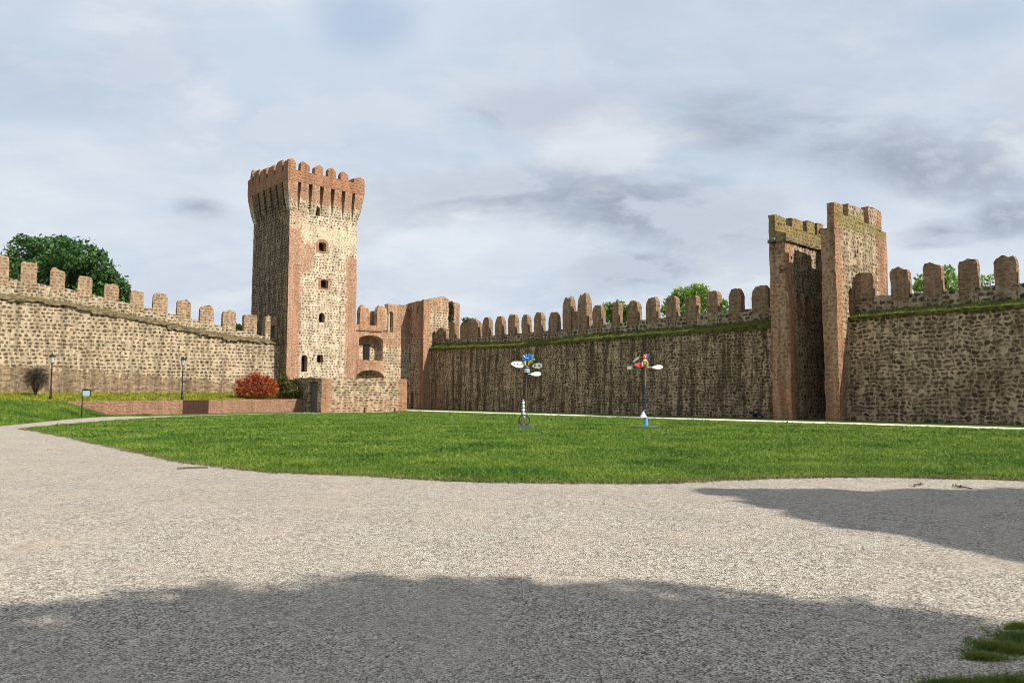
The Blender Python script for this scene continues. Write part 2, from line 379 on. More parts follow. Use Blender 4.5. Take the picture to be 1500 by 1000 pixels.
# ------------------------------------------------------------------ foliage helpers
def rand_dirs(n):
    d = RNG.normal(size=(n, 3)); return d/np.linalg.norm(d, axis=1, keepdims=True)
def leaves(name, blobs, n, size, mat, parent=None, aspect=.45, shell=.5, flat=.0, droop=0.0, jit=.10):
    b = np.array([(*c, *r) for c, r in blobs], float); w = (b[:,3]*b[:,4]*b[:,5])**(2/3); w /= w.sum()
    k = RNG.choice(len(b), n, p=w); d = rand_dirs(n)
    rad = (shell**3+(1-shell**3)*RNG.random(n))**(1/3)*(1+jit*RNG.normal(size=n))
    P = b[k,:3]+d*b[k,3:]*rad[:,None]
    a = rand_dirs(n)+d*.55; a[:,2] -= droop; a[:,2] *= (1-flat); a /= np.linalg.norm(a, axis=1, keepdims=True)
    c = np.cross(a, rand_dirs(n)); c /= np.linalg.norm(c, axis=1, keepdims=True)
    L = (size*(.6+.8*RNG.random(n)))[:,None]
    V = np.stack([P-a*L*.5, P+c*L*aspect*.5+a*L*.05, P+a*L*.5, P-c*L*aspect*.5+a*L*.05], 1).reshape(-1, 3)
    return arrays_mesh(name, V, np.arange(4*n).reshape(-1, 4), mat, parent)
def blades(name, P, h, w, mat, parent=None, lean=.45):
    n = len(P); ang = RNG.random(n)*2*np.pi; h = h*(.55+.9*RNG.random(n)); w = w*(.6+.8*RNG.random(n))
    sx = np.stack([np.cos(ang), np.sin(ang), np.zeros(n)], 1)*w[:,None]*.5
    tip = np.stack([RNG.normal(size=n)*lean*h, RNG.normal(size=n)*lean*h, h], 1)
    V = np.stack([P-sx, P+sx, P+tip], 1).reshape(-1, 3)
    return arrays_mesh(name, V, np.arange(3*n).reshape(-1, 3), mat, parent)
def tree(name, label, base, trunk_top, r0, blobs, n, size, mat, group=None, shell=.45, droop=.2, aspect=.45, limbs=7, jit=.10):
    t = empty(name, base); tag(t, label, 'tree', group); bm = bmesh.new(); tt = Vector((0, 0, trunk_top))
    tube(bm, [(0,0,-.2), (.05*r0, .1, trunk_top*.5), tt], [r0*1.25, r0, r0*.75], 10)
    rel = [((c[0]-base[0], c[1]-base[1], c[2]-base[2]), r) for c, r in blobs]
    for i in range(limbs):
        c, r = rel[i % len(rel)]; e = Vector(c)+Vector((random.uniform(-.5,.5)*r[0], random.uniform(-.5,.5)*r[1], random.uniform(-.2,.4)*r[2]))
        m = tt.lerp(e, .5)+Vector((random.uniform(-.4,.4), random.uniform(-.4,.4), .3))
        tube(bm, [tt-Vector((0,0,trunk_top*.12*(i%3))), m, e], [r0*.5, r0*.28, r0*.08], 7)
    from_bm('trunk', bm, m_bark, t, True)
    leaves('crown', rel, n, size, mat, t, shell=shell, droop=droop, aspect=aspect, jit=jit)
    return t
def blobcloud(c, r, k, spread=.75, sub=(.32, .5)):
    c = np.array(c, float); r = np.array(r, float); out = []
    for _ in range(k):
        d = rand_dirs(1)[0]*(RNG.random()**.4)*spread; s = RNG.uniform(*sub)
        out.append((tuple(c+d*r), tuple(r*s*np.array([1,1,.85]))))
    return out

# ------------------------------------------------------------------ ground
def sheet(name, pts, z, mat, kind='structure', sub=0):
    bm = bmesh.new(); f = bm.faces.new([bm.verts.new((p[0], p[1], z)) for p in pts])
    bmesh.ops.triangulate(bm, faces=[f])
    for f in bm.faces:
        if f.normal.z < 0: f.normal_flip()
    o = from_bm(name, bm, mat); tag(o, kind=kind); return o
def smooth_poly(pts, n=6):
    out = []
    for i in range(len(pts)-1):
        p0 = pts[max(i-1, 0)]; p1 = pts[i]; p2 = pts[i+1]; p3 = pts[min(i+2, len(pts)-1)]
        for k in range(n):
            t = k/n; out.append(.5*((2*p1)+(p2-p0)*t+(2*p0-5*p1+4*p2-p3)*t*t+(3*p1-p0-3*p2+p3)*t**3))
    out.append(pts[-1]); return out
sheet('ground', [(-1500,-1500), (1500,-1500), (1500,1500), (-1500,1500)], -.012, m_ground)
sheet('gravel', [(-60,-45), (80,-45), (80,20), (24,46), (-6,76), (-22,70), (-50,45)], 0.0, m_gravel)
low = [G(x, y) for x, y in ((30,628),(90,639),(150,652),(210,665),(270,677),(380,690),(530,697),(700,706),(900,708),(1000,706),(1100,702),(1250,699),(1400,701),(1500,704),(1800,722))]
lowc = smooth_poly(low)
lowc = [p+Vector((noise.noise(p*.9), noise.noise(p*.9+Vector((9,0,0))), 0))*.10+Vector((noise.noise(p*4), noise.noise(p*4+Vector((9,0,0))), 0))*.05 for p in lowc]
R0x = FR.l(FT.w(13.97, -2.5))[0]
upL = [G(x, y) for x, y in ((30,628),(100,620.5),(200,613),(300,608.8),(440,605.2),(560,603.8))]
pathl = [FR.w(s, -5.8) for s in (3, 8, 20, 35, 52)]
lawn_pts = smooth_poly(upL)[1:]+pathl+lowc[::-1]
lawn_xy = np.array([(p.x, p.y) for p in lawn_pts])
sheet('lawn', lawn_pts, .008, m_lawn)
sheet('path', [FR.w(1.5,-3.8), FR.w(1.5,-5.8), FR.w(70,-5.8), FR.w(70,-3.8)], .012, m_path)
sheet('verge', [FR.w(R0x+.3,.3), FR.w(R0x+.3,-3.75), FR.w(70,-3.75), FR.w(70,.3)], .008, m_lawn)
def inside(P, poly):
    x, y = P[:,0], P[:,1]; r = np.zeros(len(P), bool); j = len(poly)-1
    for i in range(len(poly)):
        xi, yi = poly[i]; xj, yj = poly[j]
        c = ((yi > y) != (yj > y)) & (x < (xj-xi)*(y-yi)/(yj-yi+1e-12)+xi); r ^= c; j = i
    return r
# the grass itself: short tufts, denser and finer near the viewer
def scatter(n, y0, y1, pad=.75):
    Y = np.sqrt(RNG.random(n)*(y1*y1-y0*y0)+y0*y0); X = (RNG.random(n)*2-1)*Y*pad
    P = np.stack([X, Y], 1); return P[inside(P, lawn_xy)]
VB = []
def tuftify(P, spread, keep=.5):
    c = np.array([noise.noise(Vector((p[0]*1.3, p[1]*1.3, 0)))+.6*noise.noise(Vector((p[0]*4, p[1]*4, 3))) for p in P])
    return P[c+RNG.normal(size=len(P))*.35 > -keep]
parts = []
for n, y0, y1, h, w in ((120000, 12.8, 18, .046, .022), (100000, 18, 26, .050, .032), (70000, 26, 38, .055, .05), (45000, 38, 64, .06, .08)):
    P = tuftify(scatter(n, y0, y1), 1); k = len(P); ang = RNG.random(k)*2*np.pi
    big = .55+.9*RNG.random(k); hh = h*big*(1+.75*np.array([noise.noise(Vector((p[0]*.8, p[1]*.8, 7)))+.8*noise.noise(Vector((p[0]*3.1, p[1]*3.1, 2))) for p in P])).clip(.25, 2.2); ww = w*(.6+.8*RNG.random(k))
    P3 = np.concatenate([P, np.full((k,1), .006)], 1)
    sx = np.stack([np.cos(ang), np.sin(ang), np.zeros(k)], 1)*ww[:,None]*.5
    tip = np.stack([RNG.normal(size=k)*.85*hh, RNG.normal(size=k)*.85*hh, hh], 1)
    parts.append(np.stack([P3-sx, P3+sx, P3+tip], 1).reshape(-1, 3))
V = np.concatenate(parts)
tag(arrays_mesh('grass', V, np.arange(len(V)).reshape(-1, 3), m_blade), 'short green grass of the castle lawn', 'grass', kind='stuff')
E = []
for i in range(14000):
    k = RNG.integers(0, len(lowc)-1); p = lowc[k].lerp(lowc[k+1], RNG.random()); o = RNG.normal()*.11+.05
    E.append((p.x+RNG.normal()*.05, p.y+o+.10*noise.noise(p*2.5), .006))
tag(blades('dry_fringe', np.array(E), .045, .022, m_fringe, lean=.8), 'dry straw coloured fringe along the near edge of the lawn', 'grass', kind='stuff')
# grass clumps creeping over the gravel in the near right corner
def clump(name, label, spots, n):
    P = []
    for (cx, cy, rx, ry) in spots:
        a = RNG.random(n)*2*np.pi; r = np.sqrt(RNG.random(n))*(1+.25*np.sin(a*3+cx)); g = np.abs(RNG.normal(size=n))*.62; P.append(np.stack([cx+rx*g*np.cos(a)*(1+.3*np.sin(a*3+cx)), cy+ry*g*np.sin(a)*(1+.3*np.sin(a*2+cx)), np.full(n, .0)], 1))
    P = np.concatenate(P); o = blades(name, P, .030, .006, m_blade2, lean=.9); tag(o, label, 'grass', kind='stuff'); return o
def gs(px, py, rx, ry): p = G(px, py); return (p.x, p.y, rx, ry)
clump('grass_patch', 'grass creeping over the gravel at the near right corner', [gs(1440,964,.10,.04), gs(1478,950,.16,.09), gs(1535,945,.26,.16), gs(1505,935,.13,.08), gs(1496,920,.08,.04), gs(1462,950,.16,.12), gs(1510,942,.26,.17), gs(1520,955,.24,.10)], 2000)
clump('grass_patch', 'grass strip at the very bottom right of the gravel', [gs(1405,1004,.22,.04), gs(1480,1001,.28,.05), gs(1550,1000,.3,.08)], 2600)
# loose stones lying on the gravel
n = 60000; Y = 2.6+8*RNG.random(n)**1.35; X = (RNG.random(n)*2-1)*Y*.74; s = .004+.005*RNG.random(n)**2
oct_ = np.array([(1,0,0),(0,1,0),(-1,0,0),(0,-1,0),(0,0,1)], float)
ang = RNG.random(n)*6.283; ca, sa = np.cos(ang), np.sin(ang)
base = oct_[None]*np.stack([s*(.7+.8*RNG.random(n)), s*(.6+.5*RNG.random(n)), s*.75], 1)[:,None,:]*(1+.3*RNG.normal(size=(n,5,1)))
V = np.stack([base[...,0]*ca[:,None]-base[...,1]*sa[:,None]+X[:,None], base[...,0]*sa[:,None]+base[...,1]*ca[:,None]+Y[:,None], np.maximum(base[...,2], 0)+.001], 2).reshape(-1, 3)
fi = np.array([(0,1,4),(1,2,4),(2,3,4),(3,0,4)])
t = NT('pebble'); r = t.n('ShaderNodeNewGeometry').outputs['Random Per Island']
m_pebble = t.out(t.ramp(r, [(0, (.11,.09,.07)), (.3, (.33,.295,.25)), (.7, (.50,.455,.39)), (1, (.72,.67,.59))]), .9, spec=.15)
tag(arrays_mesh('loose_gravel', V, (np.arange(n)[:,None,None]*5+fi[None]).reshape(-1, 3), m_pebble), 'loose pale stones strewn over the gravel yard', 'gravel', kind='stuff')

# ------------------------------------------------------------------ terrace and grassy mound at the left
W0 = G(445, 603); W1 = G(150, 609); FW = Frame((W1.x, W1.y), (W0-W1).to_2d())         # low brick wall frame
wl = FW.l(W0)[0]; xW95 = FW.at(95, 590)[0]
def terr(name, cols, mat, amp=.03):
    bm = bmesh.new(); g = [[bm.verts.new(Vector(p)+Vector((0,0,amp*noise.noise(Vector(p)*1.2)))) for p in c] for c in cols]
    for i in range(len(g)-1):
        for j in range(len(g[0])-1): bm.faces.new((g[i][j], g[i+1][j], g[i+1][j+1], g[i][j+1]))
    bmesh.ops.recalc_face_normals(bm, faces=bm.faces)
    if sum(f.normal.z for f in bm.faces) < 0: bmesh.ops.reverse_faces(bm, faces=bm.faces)
    o = from_bm(name, bm, mat, smooth=True); tag(o, kind='structure'); return o
def crest(x):                                   # height of the terrace front along the low wall's line
    return .93 if x > xW95 else .93+min(.35, (xW95-x)*.05)
def lbase(x): return FL.w(x, .3, 1.62)
cols = []
for i in range(49):
    a = i/48; xf = -34+a*(34+wl-.2); f = FW.w(xf, .2, crest(xf)); 
    b = FL.w(-46+a*46.2, .35, 1.62)
    cols.append([f.lerp(b, j/10) for j in range(11)])
terr('terrace', cols, m_terrace)
TC = [[Vector(p) for p in c] for c in cols]
foot = smooth_poly([G(x, y) for x, y in ((-420,660),(-200,640),(-60,629),(0,624),(60,618),(100,614.2),(150,610.5),(215,608.5))], 6)
cres = []
xs_c = np.interp(np.linspace(0, 1, len(foot)), [0, .28, .43, .72, .86, 1], [-34, xW95-14, xW95-9, xW95, -.3, 3.2])
mcols = []
for f, x in zip(foot, xs_c):
    z = crest(x)+.03 if x <= xW95 else max(0.0, .96*(1-(x-xW95)/(0.4-xW95)))
    c = FW.w(x, .22 if x <= xW95 else -.02, z)
    row = []
    for j in range(13):
        s = j/12; p = f.lerp(c, s); p.z = .012+(z-.012)*(s*s*(3-2*s)*.6+.4*s); row.append(p)
    mcols.append(row)
mound = terr('mound', mcols, m_lawn, .02)
def grid_points(cols, n):
    I = RNG.random(n)*(len(cols)-1.001); J = RNG.random(n)*(len(cols[0])-1.001); out = []
    for a, b in zip(I, J):
        i, j = int(a), int(b); u, v = a-i, b-j
        out.append(cols[i][j]*(1-u)*(1-v)+cols[i+1][j]*u*(1-v)+cols[i][j+1]*(1-u)*v+cols[i+1][j+1]*u*v)
    return np.array([tuple(p) for p in out])
tag(blades('mound_grass', grid_points(mcols, 26000), .09, .05, m_blade), 'green grass covering the mound by the left path', 'grass', kind='stuff')
tag(blades('meadow_flowers', grid_points(TC, 26000), .13, .06, m_flower), 'yellow flowering meadow strip along the foot of the left wall', 'flowers', kind='stuff')
vg = [G(x, y) for x, y in ((215,609.5),(300,607.6),(445,604))]
sheet('verge', [vg[0], vg[1], vg[2], W0, FW.w(0, 0)], .016, m_lawn)

m_lowbrick = masonry('low_brick', (.48,.34,.25), STD, 3, 5, (.3,.3), brick=((-90,90,-9,99),), brickcol=((.30,.135,.085),(.23,.105,.07),(.36,.20,.13)), streak=.3, stain=.3)
rw = empty('retaining_wall', FW.w(0, 0), FW.ang); tag(rw, 'low red brick retaining wall holding up the flowering terrace', 'wall')
gx0, gx1 = FW.at(268, 596)[0], FW.at(305, 596)[0]; wtop = 1.02
bm = bmesh.new(); gridbox(bm, xW95-1.5, gx0-.02, 0, .34, -.1, wtop, (24,1,4), rough(.008)); from_bm('masonry', bm, m_lowbrick, rw)
bm = bmesh.new(); gridbox(bm, gx1+.02, wl, 0, .34, -.1, wtop+.06, (18,1,4), rough(.008)); from_bm('masonry', bm, m_lowbrick, rw)
bm = bmesh.new(); bx(bm, gx0-.02, gx1+.02, -.02, .2, .02, wtop+.03)
for i in range(1, 5): bx(bm, gx0+(gx1-gx0)*i/5-.01, gx0+(gx1-gx0)*i/5+.01, -.035, -.015, .06, wtop)
from_bm('gate', bm, m_rust, rw)['label'] = 'dark rusted steel gate panel'

# ------------------------------------------------------------------ merlon builder
def merlon(parent, x0, x1, y0, y1, z0, z1, mat, style, seed):
    bm = bmesh.new(); w = x1-x0; cx = (x0+x1)/2; h = z1-z0; rf = rough(.042, 2.4, seed); k1 = random.uniform(-.12, .12); k2 = random.uniform(.02, .10)
    def d(p, a, b, c):
        q = p.copy()
        if style == 'round':
            s = max(0.0, (c-.62)/.38)
            q.x = cx+(p.x-cx)*math.sqrt(max(.12, 1-(s*.86)**2)); q.y = (y0+y1)/2+(p.y-(y0+y1)/2)*(1-.35*s*s)
        elif style == 'hip':
            s = max(0.0, (c-.84)/.16); q.x = cx+(p.x-cx)*(1-(.30+k2*2)*s); q.z += .08*h*noise.noise(Vector((p.x*2.1, seed, 0)))*max(0, (c-.6)/.4); q.y = (y0+y1)/2+(p.y-(y0+y1)/2)*(1-.4*s)
        else:
            s = max(0.0, (c-.88)/.12); q.x = cx+(p.x-cx)*(1-(.06+k2*1.6)*s); q.z += .09*h*noise.noise(Vector((p.x*2.6, seed, 0)))*max(0, (c-.6)/.4); q.z -= s*(abs(a-.5)*.10*h*.5)
        q.z += (a-.5)*k1*.5*max(0, c-.6)*h*.5
        return rf(q, a, b, c)
    gridbox(bm, x0, x1, y0, y1, z0, z1, (6, 4, 9), d); bmesh.ops.recalc_face_normals(bm, faces=bm.faces); box_uv(bm)
    lay = bm.loops.layers.uv['UVMap']
    for f in bm.faces:
        for lp in f.loops: lp[lay].uv.y -= z0           # courses counted from the merlon's own foot
    return from_bm('merlon', bm, mat, parent, uv=False)
def ledge_blades(parent, pts_fn, n, h, w, mat, name='grass_fringe'):
    P = np.array([pts_fn() for _ in range(n)]); o = blades(name, P, h, w, mat, parent, .6); o['kind'] = 'stuff'; return o
def interp(tab, x): return float(np.interp(x, [a for a, _ in tab], [b for _, b in tab]))

# ------------------------------------------------------------------ left wall, sunlit
lw = empty('curtain_wall', FL.w(0, 0, 0), FL.ang); tag(lw, 'sunlit cream rubble wall with eleven square merlons left of the tall keep', 'wall')
led = sorted(FL.at(px, py) for px, py in ((-60,422),(0,434),(60,441),(100,447),(150,457),(200,467),(250,477),(300,488),(350,497),(412,503)))
LEND = FL.l(FT.w(0, 1.3))[0]+.15
bm = bmesh.new()
def dl(p, a, b, c):
    zt = interp(led, p.x)+.10*noise.noise(Vector((p.x*1.7, 3, 0))); q = Vector((p.x, p.y, .8+(zt-.8)*c))
    if b < .5: q.y += .10*noise.noise(Vector((p.x*.35, q.z*.3, 1)))+.03*noise.noise(Vector((p.x*2.2, q.z*2.2, 5)))-.10*(1-c)
    return q
gridbox(bm, -34, LEND, 0, 1.9, 0, 1, (110, 2, 18), dl); from_bm('masonry', bm, m_left, lw)
par = sorted(FL.at(px, py, .55) for px, py in ((-60,396),(0,405),(65,417),(100,423),(143,433),(182,443),(218,450),(252,460),(286,468),(320,477),(352,484),(385,492),(412,499)))
bm = bmesh.new()
def dp(p, a, b, c):
    zt = interp(par, p.x)+.05*noise.noise(Vector((p.x*2, 8, 0))); zb = interp(led, p.x)-.3
    return rough(.03, 2.5, 4)(Vector((p.x, p.y, zb+(zt-zb)*c)), a, b, c)
gridbox(bm, -34, LEND, .55, 1.15, 0, 1, (110, 1, 5), dp); from_bm('parapet', bm, m_lpar, lw)
bm = bmesh.new()                                        # broken stepped ledge
def de(p, a, b, c):
    x = p.x; x += 0; j = .16*noise.noise(Vector((x*.9, 2, 0)))+.12*noise.noise(Vector((x*3.3, 7, 0)))
    zt = interp(led, x)+.34*b+.10*noise.noise(Vector((x*2.6, b*3, 4))); xq = round(x/1.1)*1.1; zb = .5*interp(led, x)+.5*interp(led, xq)-.16+.30*noise.noise(Vector((xq*1.3, 1, 9)))+.16*noise.noise(Vector((x*3, 1, 9)))
    return Vector((x, -.16+j*.5+b*.80 if b < .99 else .60, zb+(zt-zb)*c if c > .01 else zb))
gridbox(bm, -33.9, LEND-.02, 0, 1, 0, 1, (260, 3, 2), de); from_bm('ledge', bm, m_lledge, lw)
def lp():
    x = RNG.uniform(-30, LEND-.1); b = RNG.random(); return (x, -.05+b*.6, interp(led, x)+.02+.34*b)
ledge_blades(lw, lp, 1500, .12, .035, m_drygrass)
MW = empty
for i, (a, b, yt) in enumerate(((-12,14,374.7),(30,55,383.5),(73,96,394.5),(113.6,135.6,405.5),(152.5,174.5,416),(190.6,211,426),(224,246,430.7),(259,280,440),(293,313.6,447),(326,346,455.4),(357,377,461))):
    x0 = FL.at(a, yt+25, .53)[0]; x1, z1 = FL.at(b, yt, .53); z0 = interp(led, (x0+x1)/2)+.1
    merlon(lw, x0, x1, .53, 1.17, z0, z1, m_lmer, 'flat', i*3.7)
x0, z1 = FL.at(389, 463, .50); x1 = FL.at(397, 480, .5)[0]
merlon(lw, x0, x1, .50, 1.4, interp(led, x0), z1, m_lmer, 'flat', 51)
x2 = FL.at(403, 470, .5)[0]; zl = FL.at(400, 477, .5)[1]
bm = bmesh.new(); gridbox(bm, x1, LEND, .52, 1.3, zl, z1, (4,1,2), rough(.02)); from_bm('doorway_lintel', bm, m_lmer, lw)
bm = bmesh.new(); gridbox(bm, x2, LEND, .50, 1.3, interp(led, x2), zl-.01, (2,1,3), rough(.02)); from_bm('doorway_jamb', bm, m_lmer, lw)

# ------------------------------------------------------------------ right wall, in shade (two stretches either side of the gate tower)
ledR = sorted(FR.at(px, py) for px, py in ((632,512),(640,511.5),(740,508),(800,504),(860,499),(960,491),(1060,484),(1125,479),(1245,467),(1320,461.6),(1400,455.8),(1500,448.6),(1700,434)))
topR = sorted(FR.at(px, py, .8) for px, py in ((632,503.5),(640,503),(740,501),(800,497.6),(860,489.5),(960,482),(1060,475),(1125,467),(1250,458.7),(1320,451.5),(1400,445.7),(1500,437),(1700,420)))
parR = sorted(FR.at(px, py, .9) for px, py in ((632,497),(700,495),(725,491),(800,485),(865,477),(940,469),(1000,462.5),(1060,456),(1095,452.5),(1130,450),(1250,437),(1290,432.6),(1340,429.7),(1395,426),(1445,419.6),(1495,415),(1700,396)))
GT_Y = -1.56
gxR1 = FR.at(1228, 520, GT_Y)[0]; gxR0 = FR.at(1207, 520, GT_Y)[0]; gxL1 = FR.at(1158, 520, GT_Y)[0]; gxL0 = FR.at(1130.5, 520, GT_Y)[0]
def right_wall(xa, xb, label, mers, seed, mat):
    w = empty('curtain_wall', FR.w(xa, 0, 0), FR.ang); tag(w, label, 'wall')
    off = Vector((-xa, 0, 0)); L = xb-xa; nx = int(L/.42)
    def shift(o):
        o.location = off; return o
    def d(p, a, b, c):
        zt = interp(ledR, p.x)+.06*noise.noise(Vector((p.x*1.7, seed, 0))); q = Vector((p.x, p.y, -.1+(zt+.1)*c))
        if b < .5: q.y += .12*noise.noise(Vector((p.x*.3, q.z*.3, seed)))+.03*noise.noise(Vector((p.x*2.2, q.z*2.2, 5)))-.14*(1-c)
        return q
    bm = bmesh.new(); gridbox(bm, xa, xb, 0, 2.2, 0, 1, (nx, 2, 18), d); shift(from_bm('masonry', bm, mat, w))
    def e(p, a, b, c):
        x = p.x; n1 = .12*noise.noise(Vector((x*1.1, 2, seed)))+.06*noise.noise(Vector((x*4.1, 7, seed)))
        zf, zk = interp(ledR, x), interp(topR, x); zt = zf+(zk-zf)*(.22+.78*b)+n1*.5
        zb = zf-.08+.10*noise.noise(Vector((x*1.9, 1, 9+seed)))
        return Vector((x, -.13-n1*.5+b*1.02, zb+(zt-zb)*c))
    bm = bmesh.new(); gridbox(bm, xa+.01, xb-.01, 0, 1, 0, 1, (int(L/.2), 5, 2), e); shift(from_bm('ledge', bm, m_turf, w))
    def q(p, a, b, c):
        zt = interp(parR, p.x)+.06*noise.noise(Vector((p.x*2, 8, seed))); zb = interp(topR, p.x)-.4
        return rough(.03, 2.5, seed)(Vector((p.x, p.y, zb+(zt-zb)*c)), a, b, c)
    bm = bmesh.new(); gridbox(bm, xa, xb, .9, 1.35, 0, 1, (nx, 1, 5), q); shift(from_bm('parapet', bm, m_rpar, w))
    def bp():
        x = RNG.uniform(xa+.1, xb-.1); b = RNG.random(); zf, zk = interp(ledR, x), interp(topR, x)
        return (x, -.12+b*1.0, zf+(zk-zf)*(.15+.85*b))
    shift(ledge_blades(w, bp, int(L*150), .15, .035, m_ledgegrass))
    for i, (a, b, yt, st) in enumerate(mers):
        x0 = FR.at(a, yt+18, .88)[0]; x1, z1 = FR.at(b, yt, .88)[0], FR.at((a+b)/2, yt, .88)[1]
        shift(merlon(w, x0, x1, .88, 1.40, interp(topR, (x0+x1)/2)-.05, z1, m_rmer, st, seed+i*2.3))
    return w
t = NT('turf_ledge'); p = t.pos(); f = t.noise(p, 3.0, 5, .7); g = t.noise(p, 14, 4, .7)
c = t.mix(t.sstep(f, .38, .62), (.045,.052,.014), (.13,.145,.030)); c = t.mix(t.sstep(g, .45, .7, 0, .7), c, (.035,.026,.015))
m_turf = t.out(c, .95, t.bump(g, .9, .06), spec=.1)
m1 = [(641,650,480,'flat'),(657,666,471,'flat'),(674,700,467,'hip'),(706,716.5,464.5,'round'),(725,735.5,463,'round'),(744,754.5,460,'hip'),(764,773,460,'hip'),(782,793,457.5,'hip'),(803,816,457,'round'),
      (867.5,881,447,'hip'),(896,906,443,'flat'),(919,934,440,'hip'),(946,961,437,'hip'),(975,990,435,'flat'),(1004,1020,434,'flat'),(1035,1051,427,'flat'),(1067,1085,423,'hip'),(1101,1125,419,'hip')]
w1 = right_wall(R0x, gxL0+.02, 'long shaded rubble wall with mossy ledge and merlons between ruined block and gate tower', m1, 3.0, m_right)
offs = Vector((-R0x, 0, 0))
for a, b, yt, s in ((824,836,435,21.0),(846,859,430,25.0)):                    # the two taller merlons of a former turret
    x0 = FR.at(a, 460, .86)[0]; x1, z1 = FR.at(b, yt, .86)
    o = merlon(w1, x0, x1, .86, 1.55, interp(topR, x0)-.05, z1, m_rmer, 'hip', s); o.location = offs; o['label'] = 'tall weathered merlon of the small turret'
xa, xb = FR.at(836, 470, 1.0)[0], FR.at(846, 470, 1.0)[0]; zt = FR.at(841, 456, 1.0)[1]
bm = bmesh.new(); gridbox(bm, xa-.05, xb+.05, 1.0, 1.4, interp(topR, xa), zt, (3,1,4), rough(.03)); o = from_bm('turret_infill', bm, m_rmer, w1); o.location = offs
m2 = [(1252,1279,399,'flat'),(1304,1330,392,'flat'),(1352,1378,385,'flat'),(1403,1431,380,'flat'),(1456,1488,374,'flat'),(1517,1553,367,'flat'),(1585,1625,360,'flat'),(1662,1706,352,'flat')]
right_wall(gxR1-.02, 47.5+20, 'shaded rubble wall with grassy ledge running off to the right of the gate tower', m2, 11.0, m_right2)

# ------------------------------------------------------------------ open-backed gate tower
m_gate = masonry('gate_tower_stone', (.47,.36,.245), STN, 2.7, 3.9, (.34,.31), wobble=.40, grain=.5, drop=.08, streak=.5, stain=.45, moss=.35,
    brick=((gxR0-2,gxR1+1,-1,2.6,.95),(gxR0-2,gxR1+1,2.6,99,.62),(gxL0-1,gxL1+1,-1,2.6,.95),(gxL0-1,gxL1+1,2.6,99,.55),(57.5,59.3,-1,99,.9),(64.7,66.5,3,99,.75)),
    patch=(((57,68,11.3,12.3,.65),), (.22,.19,.05)))
gt = empty('gate_tower', FR.w(gxR0, GT_Y, 0), FR.ang); tag(gt, 'open backed gate tower of brick and rubble standing in the right hand wall', 'tower')
goff = Vector((-gxR0, -GT_Y, 0)); YB = 5.5
def gput(o): o.location = goff; return o
def pz(px, py, x0): return FR.atx(px, py, x0)
zcR = pz(1222, 325, gxR1)[1]
# right side wall with doorway to the wall walk
dy0, dz0 = pz(1243.5, 456, gxR1); dy1, dz1 = pz(1250.5, 423, gxR1)
bm = bmesh.new(); gridbox(bm, gxR0, gxR1, GT_Y, YB, -.1, 11.1, (4, 22, 44), rough(.055, 2.1, 2))
ht0 = pz(1254, 371, gxR1)
holes = [cutter_x(arch(dy0, dy1, dz0-.1, dz1), gxR1-.7, gxR1+.5)]
for (px, py, s) in ((1256,368,.13),(1253,374,.12),(1252,391,.10)):
    y, z = pz(px, py, gxR1); holes.append(cutter_x([(y-s,z-s),(y+s*.8,z-s),(y+s,z+s*.7),(y-s*.6,z+s)], gxR1-.4, gxR1+.3))
gput(from_bm('side_wall', solid(bm, holes), m_gate, gt))
def parapet_tooth(xa, xb, ya, yb, za, zb, seed):
    bm = bmesh.new()
    def d(p, a, b, c):
        q = p.copy()
        if c > .8: q.z -= abs(b-.5)*.25*(zb-za)*.4
        return rough(.035, 2.0, seed)(q, a, b, c)
    gridbox(bm, xa, xb, ya, yb, za, zb, (2, 6, 6), d); return gput(from_bm('merlon', bm, m_gate, gt))
bm = bmesh.new(); gridbox(bm, gxR1-.42, gxR1-.005, GT_Y+.005, YB-.01, 11.05, 12.05, (2, 14, 3), rough(.03, 1.8, 5)); gput(from_bm('parapet', bm, m_gate, gt))
zr = 12.0
for (pa, pb, py, sd) in ((1217,1235,297,1),(1242,1265,302,2),(1272,1296,306,3)):
    ya, yb = pz(pa, 312, gxR1)[0], pz(pb, 312, gxR1)[0]; zt = pz((pa+pb)/2, py, gxR1)[1]
    if sd == 1: ya = GT_Y
    if sd == 3: yb = min(yb, YB)
    parapet_tooth(gxR1-.43, gxR1+.005, ya, yb, zr-.05, zt, sd*4.0)
# left side wall; blind arches and putlog holes on its inner face
bm = bmesh.new(); xu = FR.at(1151, 400, GT_Y)[0]
def dls(p, a, b, c):
    k = min(1, max(0, (p.z-7.2)/.7)); q = Vector((gxL0+(p.x-gxL0)*(1+((xu-gxL0)/(gxL1-gxL0)-1)*k), p.y, p.z)); return rough(.045, 1.7, 7)(q, a, b, c)
gridbox(bm, gxL0, gxL1, GT_Y, YB, -.1, 10.75, (4, 14, 26), dls); holes = []
for (pa, pb, py0, py1) in ((1168.5,1176.5,466,430),(1181,1190,470,433)):
    (ya, za), (yb, zb) = pz(pa, py0, gxL1), pz(pb, py1, gxL1); holes.append(cutter_x(arch(ya, yb, za, zb), xu-.35, gxL1+.3))
for (px, py, s) in ((1180,378,.14),(1179,384,.15),(1163,377,.11),(1154,391,.16),(1156,396,.14),(1190,528,.2),(1188,408,.09)):
    y, z = pz(px, py, gxL1); holes.append(cutter_x([(y-s,z-s*.8),(y+s*.8,z-s),(y+s,z+s*.7),(y-s*.6,z+s)], (xu if z > 7.5 else gxL1)-.4, gxL1+.3))
gput(from_bm('side_wall', solid(bm, holes), m_gate, gt))
bm = bmesh.new(); gridbox(bm, gxL0-.06, xu+.12, GT_Y-.08, YB, 10.76, 10.98, (3, 26, 2), rough(.04, 2.4, 9)); gput(from_bm('cornice', bm, m_lledge, gt))
